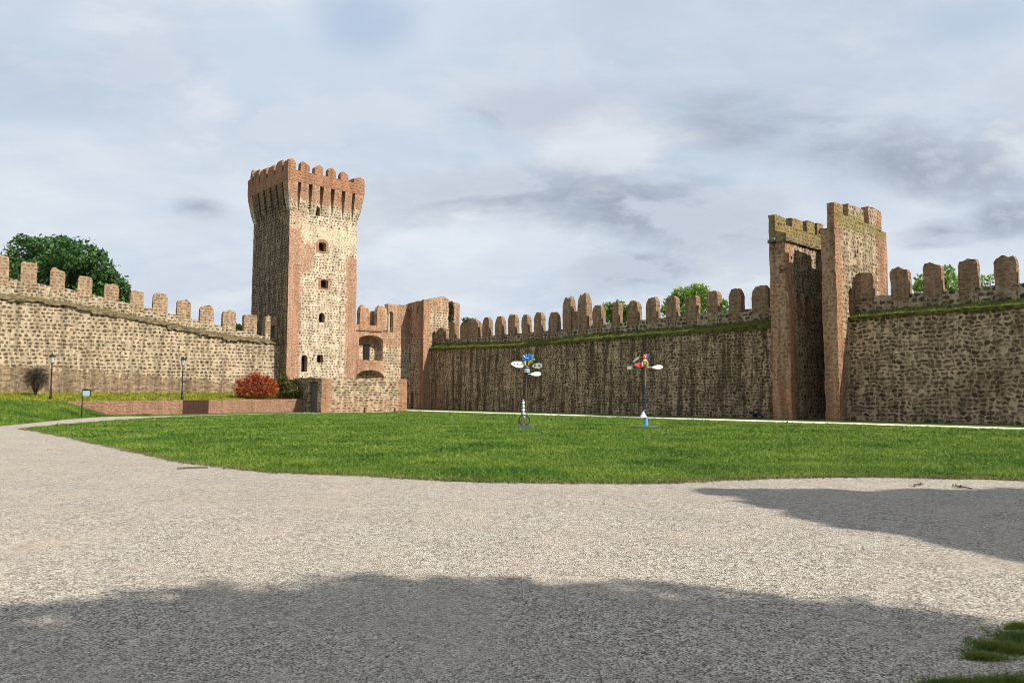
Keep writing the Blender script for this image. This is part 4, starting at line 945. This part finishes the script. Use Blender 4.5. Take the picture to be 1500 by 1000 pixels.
# ------------------------------------------------------------------ whirligigs
def paint(name, c, r=.35): return simple(name, c, r, var=.08, spec=.5)
m_white = paint('white_paint', (.80,.80,.78)); m_red = paint('red_paint', (.62,.03,.03)); m_blue = paint('blue_paint', (.03,.16,.52)); m_sky = paint('light_blue_paint', (.10,.36,.62))
m_yel = paint('yellow_paint', (.62,.52,.10)); m_gre = paint('green_paint', (.06,.28,.14)); m_grey = paint('grey_green_paint', (.28,.32,.25)); m_ora = paint('orange_paint', (.62,.22,.05)); m_pur = paint('purple_paint', (.16,.10,.32)); m_cream = paint('cream_paint', (.70,.60,.40)); m_pole = simple('pole_steel', (.16,.125,.10), .5, .5)
m_pole_blue = paint('dark_blue_paint', (.02,.05,.20)); m_conc = simple('plate_steel', (.11,.13,.11), .8, .2)
def plate(bm, outline, holes, M, th=.03):          # flat sheet-metal blade with punched holes
    b = bmesh.new(); es = []
    for lp in [outline]+holes:
        vs = [b.verts.new((x, 0, z)) for x, z in lp]; es += [b.edges.new((vs[i], vs[(i+1)%len(vs)])) for i in range(len(vs))]
    r = bmesh.ops.triangle_fill(b, use_beauty=True, edges=es)
    fs = [f for f in b.faces]; e = bmesh.ops.extrude_face_region(b, geom=fs)
    bmesh.ops.translate(b, verts=[v for v in e['geom'] if isinstance(v, bmesh.types.BMVert)], vec=(0, th, 0))
    bmesh.ops.recalc_face_normals(b, faces=b.faces); bmesh.ops.transform(b, matrix=M, verts=b.verts)
    me = bpy.data.meshes.new('t'); b.to_mesh(me); b.free(); bm.from_mesh(me); bpy.data.meshes.remove(me)
def ell(cx, cz, rx, rz, n=14, ph=0.0): return [(cx+rx*math.cos(2*math.pi*i/n+ph), cz+rz*math.sin(2*math.pi*i/n+ph)) for i in range(n)]
def wing(parent, name, loc, L, H, holes, mat, tilt=0.0, yaw=0.0, stem=0.0):
    bm = bmesh.new(); M = Matrix.Translation(loc) @ Matrix.Rotation(yaw, 4, 'Z') @ Matrix.Rotation(tilt, 4, 'Y') @ Matrix.Rotation(R(-18), 4, 'X')
    o = [(L/2*math.cos(a)*(1-.0), H/2*math.sin(a)*(1+.25*math.cos(a))) for a in [2*math.pi*i/20 for i in range(20)]]
    plate(bm, o, holes, M)
    if stem: 
        b0 = M @ Vector((-L/2+.02, .015, 0)); b1 = M @ Vector((-L/2-stem, .015, .02)); tube(bm, [b0, b1], .016, 6)
    return from_bm(name, bm, mat, parent)
base = G(768, 627); s = base.y/1083
def zz(py): return (627-py)*s
wg = empty('whirligig', base); tag(wg, 'wind sculpture with blue flower top, white wings and bicycle wheel foot', 'wind sculpture')
bm = bmesh.new(); gridbox(bm, -.42, .42, -.22, .22, 0.01, .06, (3,3,1), rough(.006)); gridbox(bm, -.2, .3, -.18, .12, .061, .14, (2,2,1), rough(.01)); from_bm('base_plate', bm, m_conc, wg)
bm = bmesh.new(); tube(bm, [(.09,.03,.05), (.09,.03,zz(548))], .016, 8); from_bm('pole', bm, m_pole, wg)
bm = bmesh.new(); rim = .24; pts = [(rim*math.cos(2*math.pi*i/24), -.08, .36+rim*math.sin(2*math.pi*i/24)) for i in range(25)]; tube(bm, pts, .026, 6, False); wh = from_bm('wheel', bm, m_iron, wg)
bm = bmesh.new()
for i in range(8): a = i*math.pi/4+.2; tube(bm, [(0,-.08,.36), (rim*math.cos(a),-.08,.36+rim*math.sin(a))], .008, 4)
lathe(bm, [(.03,-.04),(.03,.04)], (0,-.08,.36), 8); from_bm('spokes', bm, m_pole, wh)
bm = bmesh.new(); tube(bm, [(-.16,-.05,.05), (-.15,-.05,.30), (.0,-.02,.62), (.09,.03,.62)], .018, 6); from_bm('fork', bm, m_iron, wg)
bm = bmesh.new(); prev = None; nT = 34                      # twisted white ribbon
for i in range(nT):
    a = i*math.pi*5/nT; z = zz(611)+(zz(585.5)-zz(611))*i/(nT-1); w = .10*(1-.35*i/nT); d = Vector((math.cos(a), math.sin(a), 0))*w; c = Vector((-.05, -.03, z))
    cur = (bm.verts.new(c-d), bm.verts.new(c+d), bm.verts.new(c+d+Vector((.006,.006,.006))), bm.verts.new(c-d+Vector((.006,.006,.006))))
    if prev:
        for k in range(4): bm.faces.new((prev[k], prev[(k+1)%4], cur[(k+1)%4], cur[k]))
    prev = cur
from_bm('twisted_ribbon', bm, m_white, wg)
bm = bmesh.new(); tube(bm, [(-.05,-.03,.55), (-.05,-.03,zz(585))], .010, 5); from_bm('spindle', bm, m_pole, wg)
dx = lambda px: (px-768)*s
wing(wg, 'wing', (dx(758), -.05, zz(534)), .58, .30, [ell(-.12,-.01,.035,.03,8), ell(0,.02,.03,.03,8), ell(.12,.0,.035,.03,8)], m_white, R(8))
wing(wg, 'wing', (dx(787), .0, zz(536)), .46, .25, [ell(-.10,.01,.05,.05,8), ell(.10,-.01,.06,.055,8)], m_grey, R(-4))['label'] = 'grey green wing with two holes'
wing(wg, 'wing', (dx(785), -.08, zz(548)), .48, .20, [], m_white, R(-2), stem=.16)
bm = bmesh.new()
for i in range(10):
    a = i*2*math.pi/10; M = Matrix.Translation((dx(773), -.03, zz(525.5))) @ Matrix.Rotation(a, 4, 'Y') @ Matrix.Translation((.15,0,0)) @ Matrix.Rotation(R(35), 4, 'X'); plate(bm, ell(0,0,.105,.045,8), [], M, .012)
lathe(bm, [(.04,-.04),(.05,0),(.03,.05)], (dx(773), -.03, zz(525.5)), 8); from_bm('flower', bm, m_blue, wg)
bm = bmesh.new()
for i in range(6):
    a = i*math.pi/3+.3; M = Matrix.Translation((dx(777), .03, zz(525))) @ Matrix.Rotation(a, 4, 'Y') @ Matrix.Translation((.13,0,0)) @ Matrix.Rotation(R(-35), 4, 'X'); plate(bm, ell(0,0,.10,.05,8), [], M, .012)
from_bm('flower', bm, m_sky, wg)['label'] = 'light blue flower'
for px, py, tl in ((769,533,-.35),(775,532,.4),(779,528,.9)):
    bm = bmesh.new(); lathe(bm, [(.025,-.10),(.04,-.02),(.09,.10),(.085,.10)], n=10); bmesh.ops.transform(bm, matrix=Matrix.Translation((dx(px), -.04, zz(py))) @ Matrix.Rotation(tl, 4, 'Y'), verts=bm.verts); from_bm('cup', bm, m_yel, wg)
bm = bmesh.new(); lathe(bm, [(.07,zz(540.5)),(.09,zz(538.5)),(.05,zz(536.5))], (dx(772),0,0), 10); from_bm('hub', bm, m_pur, wg)
bm = bmesh.new(); lathe(bm, [(.11,zz(546)),(.125,zz(545.5)),(.125,zz(541.8)),(.11,zz(541.2))], (dx(772),0,0), 12); from_bm('can', bm, m_white, wg)
bm = bmesh.new(); lathe(bm, [(.127,zz(544.4)),(.128,zz(544)),(.128,zz(543)),(.127,zz(542.6))], (dx(772),0,0), 12); from_bm('can_band', bm, m_gre, wg)
bm = bmesh.new(); lathe(bm, [(.06,zz(549)),(.085,zz(548)),(.085,zz(546.6)),(.06,zz(546.2))], (dx(772),0,0), 10); from_bm('bearing', bm, m_iron, wg)
p = G(747, 624); hk = empty('hook_stake', p); tag(hk, 'thin dark stake with drooping top left of the wheel footed sculpture', 'stake')
bm = bmesh.new(); tube(bm, [(0,0,-.03), (0,0,.52), (.02,0,.58), (.07,0,.58), (.11,0,.50), (.12,0,.44)], [.016,.014,.014,.014,.014,.012], 6); from_bm('rod', bm, m_iron, hk)
bm = bmesh.new(); lathe(bm, [(.015,.36),(.035,.40),(.03,.45)], (.12,0,0), 8); from_bm('cup', bm, m_gre, hk)
base = G(946, 625.5); s = base.y/1083
def zz(py): return (625.5-py)*s
dx = lambda px: (px-946)*s
w2 = empty('whirligig', base); tag(w2, 'wind sculpture on a blue pole with one red and one white wing', 'wind sculpture')
bm = bmesh.new(); lathe(bm, [(.66,0.015),(.66,.045),(.62,.055)], n=28); from_bm('base_plate', bm, m_conc, w2)
bm = bmesh.new(); tube(bm, [(0,0,.05), (0,0,zz(610.5))], .095, 12); from_bm('socket', bm, m_sky, w2)
bm = bmesh.new(); tube(bm, [(0,0,zz(610.5)), (0,0,zz(566))], .034, 8); from_bm('pole', bm, m_pole_blue, w2)
bm = bmesh.new(); tube(bm, [(0,0,zz(566)), (0,0,zz(537))], .026, 8); from_bm('pole', bm, paint('olive_paint', (.20,.20,.06)), w2)['label'] = 'olive upper pole'
bm = bmesh.new(); lathe(bm, [(.03,zz(603)),(.10,zz(607)),(.17,zz(611)),(.16,zz(611.4))], (dx(942),-.1,0), 10); from_bm('funnel', bm, m_white, w2)
bm = bmesh.new(); tube(bm, [(dx(942),-.1,zz(603)), (0,0,zz(600))], .014, 5); from_bm('arm', bm, m_pole_blue, w2)
wing(w2, 'wing', (dx(937), -.05, zz(535)), .46, .21, [], m_red, R(4))['label'] = 'red wing'
wing(w2, 'wing', (dx(964), -.04, zz(538)), .50, .20, [], m_white, R(-3), stem=.24)['label'] = 'white wing on a stem'
wing(w2, 'wing', (dx(934), .03, zz(541)), .42, .08, [], m_gre, R(8))['label'] = 'thin green wing'
wing(w2, 'wing', (dx(924), .05, zz(539)), .30, .16, [], m_grey, R(-6))['label'] = 'small grey wing'
wing(w2, 'wing', (dx(933), .06, zz(527)), .40, .10, [], m_grey, R(-38))['label'] = 'raised grey green wing'
bm = bmesh.new(); lathe(bm, [(.05,zz(536)),(.10,zz(533)),(.11,zz(530)),(.08,zz(527.5)),(.05,zz(526.5))], (dx(946),0,0), 12); from_bm('body', bm, m_yel, w2)
bm = bmesh.new(); lathe(bm, [(.06,zz(526.4)),(.085,zz(524)),(.06,zz(521)),(.02,zz(519.5))], (dx(945.5),0,0), 12); from_bm('head', bm, m_ora, w2)
bm = bmesh.new(); tube(bm, [(dx(941.6),-.1,zz(536)),(dx(941),-.1,zz(532)),(dx(943),-.1,zz(529)),(dx(948),-.1,zz(529)),(dx(949.6),-.1,zz(532)),(dx(949),-.1,zz(536.5))], .03, 7); from_bm('loop_handle', bm, m_cream, w2)
bm = bmesh.new(); M0 = Matrix.Translation((dx(950.5), .04, zz(523)))
for i in range(6):
    M = M0 @ Matrix.Rotation(i*math.pi/3, 4, 'Y') @ Matrix.Translation((.10,0,0)) @ Matrix.Rotation(R(35), 4, 'X'); plate(bm, ell(0,0,.09,.04,8), [], M, .012)
from_bm('flower', bm, m_pur, w2)

# ------------------------------------------------------------------ person sitting at the foot of the wall
p = FR.w(FR.at(1105, 610, -.45)[0], -.42, .01); pe = empty('person', p, FR.ang+R(8)); tag(pe, 'person in dark top and blue trousers sitting hunched against the shaded wall', 'person')
m_skin = simple('skin', (.42,.25,.18), .6, var=.06); m_hair = simple('hair', (.012,.010,.010), .7); m_top = simple('dark_cloth', (.016,.016,.022), .9); m_jean = simple('blue_cloth', (.025,.03,.14), .85)
# local x along the wall, -y towards the yard
bv = [(-.16,.10,.12), (-.17,.06,.30), (-.15,-.02,.44), (-.13,-.06,.50), (-.11,-.10,.56), (-.10,-.13,.64), (-.10,-.13,.70)]
be = [(i, i+1) for i in range(6)]; br = [.13, .125, .13, .06, .055, .085, .05]
def arm(sgn, idx):
    global bv, be, br
    k = len(bv); sh = Vector((-.15, -.02, .42)); pts = [sh+Vector((sgn*.13, -.02, .0)), sh+Vector((sgn*.17+.10, -.18, -.16)), Vector((.16+sgn*.05, -.24, .34)), Vector((.22+sgn*.03, -.25, .35))]
    for q in pts: bv.append(tuple(q))
    br += [.055, .042, .030, .030]; be += [(2, k), (k, k+1), (k+1, k+2), (k+2, k+3)]
    for f in range(5):
        m = len(bv); a = pts[3]+Vector((.02, -.02+f*.018, .01)); bv += [tuple(a+Vector((.03+.004*f, 0, .01))), tuple(a+Vector((.055, 0, -.01)))]; br += [.009, .008]; be += [(k+3, m), (m, m+1)]
arm(1, 2); arm(-1, 2)
for sgn in (-1, 1):
    k = len(bv); bv += [(-.08+.0, .02+sgn*.10, .10), (.22, -.12+sgn*.10, .36), (.36, -.14+sgn*.10, .08), (.46, -.17+sgn*.10, .04)]; br += [.085, .062, .045, .038]; be += [(0, k), (k, k+1), (k+1, k+2), (k+2, k+3)]
skin_mesh('body', bv, be, br, m_skin, pe)
skin_mesh('top', [bv[0], bv[1], bv[2], (-.14,-.04,.475)]+bv[7:10]+bv[21:24] if False else [bv[0], bv[1], bv[2], (-.14,-.04,.475)], [(0,1),(1,2),(2,3)], [.145,.14,.145,.08], m_top, pe)
for k in (7, 7+4+10):
    skin_mesh('sleeve', [bv[2]]+[bv[k], bv[k+1], bv[k+2]], [(0,1),(1,2),(2,3)], [.07,.07,.055,.040], m_top, pe)
LG = 7+2*14
for q in (0, 1):
    k = LG+q*4; skin_mesh('trouser_leg', [bv[0], bv[k], bv[k+1], bv[k+2]], [(0,1),(1,2),(2,3)], [.12,.10,.076,.058], m_jean, pe)
    skin_mesh('shoe', [(bv[k+2][0], bv[k+2][1], .045), (bv[k+3][0], bv[k+3][1], .035), (bv[k+3][0]+.07, bv[k+3][1], .03)], [(0,1),(1,2)], [.05,.042,.03], m_hair, pe)
skin_mesh('hair', [(-.13,-.10,.58), (-.125,-.10,.66), (-.105,-.125,.715)], [(0,1),(1,2)], [.07,.092,.06], m_hair, pe)

# ------------------------------------------------------------------ trees beyond the walls
c = A(98, 425, 74); kk = 74/1083
bl = [(A(x, y, 74+dy), (rx*kk, rx*kk, rz*kk)) for x, y, dy, rx, rz in ((45,375,0,34,27),(80,372,2,36,28),(112,376,-2,34,26),(140,400,0,30,26),(163,425,1,26,28),(60,410,-1,42,30),(100,412,1,46,34),(130,440,0,42,34),(30,395,0,24,24),(175,440,2,16,18),(80,450,0,50,26),(30,440,1,26,24))]
for i in range(26):
    q, r = bl[i % 12]; d = rand_dirs(1)[0]; d[2] = abs(d[2])*.9+.1; d /= np.linalg.norm(d); bl.append((Vector(q)+Vector((d[0]*r[0], d[1]*r[0], d[2]*r[2]))*1.02, (.55, .55, .5)))
tree('broad_tree', 'dense dark green tree rising behind the left wall', (c.x, c.y, 0), 7.5, .45, bl, 19000, .48, m_leafdark, shell=.55, droop=.35, aspect=.40, limbs=10)
def backtree(name, lab, spots, Y, n, size, mat, grp, base_px, r0=.25):
    k = Y/1083; b = A(base_px, 500, Y); bl = [(A(x, y, Y+random.uniform(-1,1)), (rx*k, rx*k, rz*k)) for x, y, rx, rz in spots]
    zb = min(q[0].z for q in bl)
    tree(name, lab, (b.x, b.y, 0), max(3, zb-1.5), r0, bl, n, size, mat, grp, shell=.3, droop=.1, aspect=.55)
grp = 'trees beyond the right wall'
backtree('leafy_tree', 'bright green tree showing above the middle of the long right wall', ((1000,432,16,12),(1022,428,18,13),(985,445,14,12),(1040,440,16,14),(1010,455,26,18),(1058,450,12,12),(975,455,8,10)), 84, 4200, .34, m_leaflight, grp, 1012)
backtree('leafy_tree', 'small green tree peeping between merlons left of the brighter tree', ((890,452,10,9),(905,450,12,10),(920,457,11,10),(932,455,8,9),(905,465,22,12)), 84, 2200, .34, m_leaflight, grp, 908)
backtree('leafy_tree', 'loose leafed tree above the wall right of the gate tower', ((1350,412,10,12),(1385,402,14,14),(1395,418,16,14),(1366,425,14,10),(1345,422,8,8)), 62, 1500, .26, m_leaflight, grp, 1375)
backtree('leafy_tree', 'thin sparse treetop between the last two merlons at right', ((1440,412,10,10),(1452,408,6,8),(1447,424,9,8)), 62, 260, .24, m_leaflight, grp, 1445, .12)
backtree('leafy_tree', 'tiny dark treetop showing beside the keep over the left wall', ((350,482,7,8),(345,490,6,6)), 82, 500, .3, m_leaflight, None, 349, .15)
p = FR.w(FR.at(686, 470, 1.1)[0], 1.2, FR.at(686, 468, 1.1)[1]-.2)
sh = empty('wall_plant', p); tag(sh, 'green weed tuft growing on the broad merlon next to the ruined block', 'plant'); leaves('foliage', [((-.3,0,.2),(.45,.25,.22)),((.35,0,.15),(.4,.25,.2))], 420, .14, m_leafbush, sh)
bm = bmesh.new(); tube(bm, [(0,0,-.15),(.02,0,.2)], [.03,.012], 5); from_bm('stem', bm, m_bark, sh)

# ------------------------------------------------------------------ sun, trees behind the viewer that shade the gravel
AZ, EL = R(60), R(43)
sd = Vector((math.sin(AZ)*math.cos(EL), -math.cos(AZ)*math.cos(EL), math.sin(EL)))
sun = bpy.data.lights.new('sun', 'SUN'); sun.energy = 5.0; sun.angle = R(.55); sun.color = (1, .93, .82)
so = bpy.data.objects.new('sun', sun); COL.objects.link(so); so.rotation_euler = sd.to_track_quat('Z', 'Y').to_euler()
hd = Vector((math.sin(AZ), -math.cos(AZ), math.tan(EL)))
def shade_tree(lab, spots, t0, n, size):           # crowns standing where the sun line from each shaded patch passes
    bl = []
    for gx, gy, r, rz in spots:
        q = Vector((gx, gy, 0))+hd*t0; bl.append((tuple(q), (r, r, rz)))
    cx = sum(b[0][0] for b in bl)/len(bl); cy = sum(b[0][1] for b in bl)/len(bl)
    tree('shade_tree', lab, (cx, cy, 0), hd.z*t0*.55, .4, bl, n, size, m_leafdark, 'trees behind the viewer', shell=.0, aspect=.8, limbs=8, jit=.02)
shade_tree('large tree behind the viewer whose crown shades the near gravel', [(.5,.75,5.45,3.7),(.3,1.9,4.1,2.5),(-4.5,-1.5,4,3),(5.6,-1.2,4.2,3)], 13, 80000, .28)
shade_tree('tree right of the viewer whose crown shades the gravel by the lawn', [(3.45,12.1,.42,.2),(4.1,11.85,.62,.3),(5.1,11.6,.85,.4),(6.9,11.35,1.1,.6),(8.8,10.8,1.7,1.0),(4.5,10.9,1.0,.5),(5.2,9.6,1.35,.8),(6.2,8.0,1.5,.9),(8.8,8.6,2.5,1.6),(12,9.5,3.2,2.2)], 13, 50000, .26)

# ------------------------------------------------------------------ sky
w = bpy.data.worlds.new('World'); scene.world = w; w.use_nodes = True
t = NT('sky', w); d = t.n('ShaderNodeTexCoord').outputs['Generated']
sky = t.n('ShaderNodeTexSky', sky_type='NISHITA', sun_disc=False, sun_elevation=EL, sun_rotation=math.pi-AZ, altitude=50, air_density=1.0, dust_density=1.5, ozone_density=1.0).outputs[0]
dx_, dy_, dz_ = t.sep(d)
zz_ = t.math('ADD', t.math('MAXIMUM', dz_, 0.0), .38)
pl_ = t.comb(t.math('DIVIDE', dx_, zz_), t.math('DIVIDE', dy_, zz_))
n1 = t.noise(pl_, 1.3, 9, .58, .3, dim='2D'); n2 = t.noise(t.scale(t.vmath('ADD', pl_, (5.2, 1.7, 0)), 1, 1.5), 2.0, 10, .57, .15, dim='2D'); n3 = t.noise(t.vmath('ADD', pl_, (1.2, 9.7, 0)), .9, 8, .55, .2, dim='2D')
n2b = t.noise(t.scale(t.vmath('ADD', pl_, (5.16, 1.60, 0)), 1, 1.5), 2.0, 10, .57, .15, dim='2D')
relief = t.math('SUBTRACT', n2, n2b)                # cloud tops catch light, undersides are grey
veil = t.mix(t.sstep(n3, .38, .62), (6.0,6.9,8.05), (7.7,8.25,8.85))
veil = t.mix(t.sstep(n2, .40, .66, 0, .55), veil, (5.5,6.25,7.4))
veil = t.mix(t.sstep(relief, .0, .12, 0, .35), veil, (7.6,8.0,8.6))
col = t.mix(t.sstep(n1, .30, .50, .86, .98), sky, veil)
def blob(px, py, rx, ry, tilt=0.0):                # a cloud bank in a given direction of the sky
    c = ray(px, py).normalized(); e1 = Vector((c.y, -c.x, 0)).normalized(); e2 = e1.cross(c) if e1.cross(c).z > 0 else c.cross(e1)
    a = e1*math.cos(tilt)+e2*math.sin(tilt); b = e2*math.cos(tilt)-e1*math.sin(tilt)
    u = t.math('DIVIDE', t.vmath('DOT_PRODUCT', d, tuple(a)), rx/F); v = t.math('DIVIDE', t.math('SUBTRACT', t.vmath('DOT_PRODUCT', d, tuple(b)), c.dot(b)), ry/F)
    u = t.math('SUBTRACT', u, c.dot(a)/(rx/F))
    r2 = t.math('ADD', t.math('MULTIPLY', u, u), t.math('MULTIPLY', v, v)); return t.math('POWER', 2.718, t.math('MULTIPLY', r2, -1.0))
bank = None
for b in ((900,300,330,75,-.05),(1270,235,260,65,-.28),(770,160,160,40,-.1),(920,390,110,28,0),(1100,190,160,60,-.2),(290,305,60,26,-.1),(1480,320,60,40,0),(1370,345,60,24,0)):
    q = blob(*b); bank = q if bank is None else t.math('MAXIMUM', bank, q)
dark = t.sstep(t.math('ADD', t.math('MULTIPLY', bank, .46), t.math('MULTIPLY', n2, 1.0)), .62, .98)
col = t.mix(t.math('MULTIPLY', dark, .85), col, t.mix(t.sstep(relief, -.06, .10), (3.1,3.6,4.5), (5.4,5.95,6.9)))
br = blob(890, 205, 230, 55, -.1); br = t.math('MAXIMUM', br, blob(180, 350, 70, 26)); br = t.math('MAXIMUM', br, blob(720, 470, 90, 26)); br = t.math('MAXIMUM', br, blob(30, 330, 60, 20))
lit = t.sstep(t.math('ADD', t.math('MULTIPLY', br, .20), t.math('MULTIPLY', n2b, 1.25)), .66, .96)
col = t.mix(t.math('MULTIPLY', lit, .65), col, (8.3,8.6,9.0))
blue = t.sstep(t.math('ADD', t.math('MULTIPLY', t.math('MAXIMUM', blob(540, 30, 110, 70), blob(1430, 30, 160, 60)), .4), t.math('MULTIPLY', n1, .5)), .42, .7)
col = t.mix(t.math('MULTIPLY', blue, .6), col, (3.9,5.0,7.2))
bg = t.n('ShaderNodeBackground', {'Color': col, 'Strength': .077}).outputs[0]
t.n('ShaderNodeOutputWorld', {0: bg})
vs = scene.view_settings; vs.view_transform = 'Standard'; vs.look = 'None'; vs.exposure = 0.40; vs.gamma = 1.0; vs.use_curve_mapping = False
scene.render.engine = 'CYCLES'; scene.cycles.filter_width = 1.0; scene.cycles.max_bounces = 6; scene.cycles.use_denoising = True
scene.render.resolution_x = 1024; scene.render.resolution_y = 682
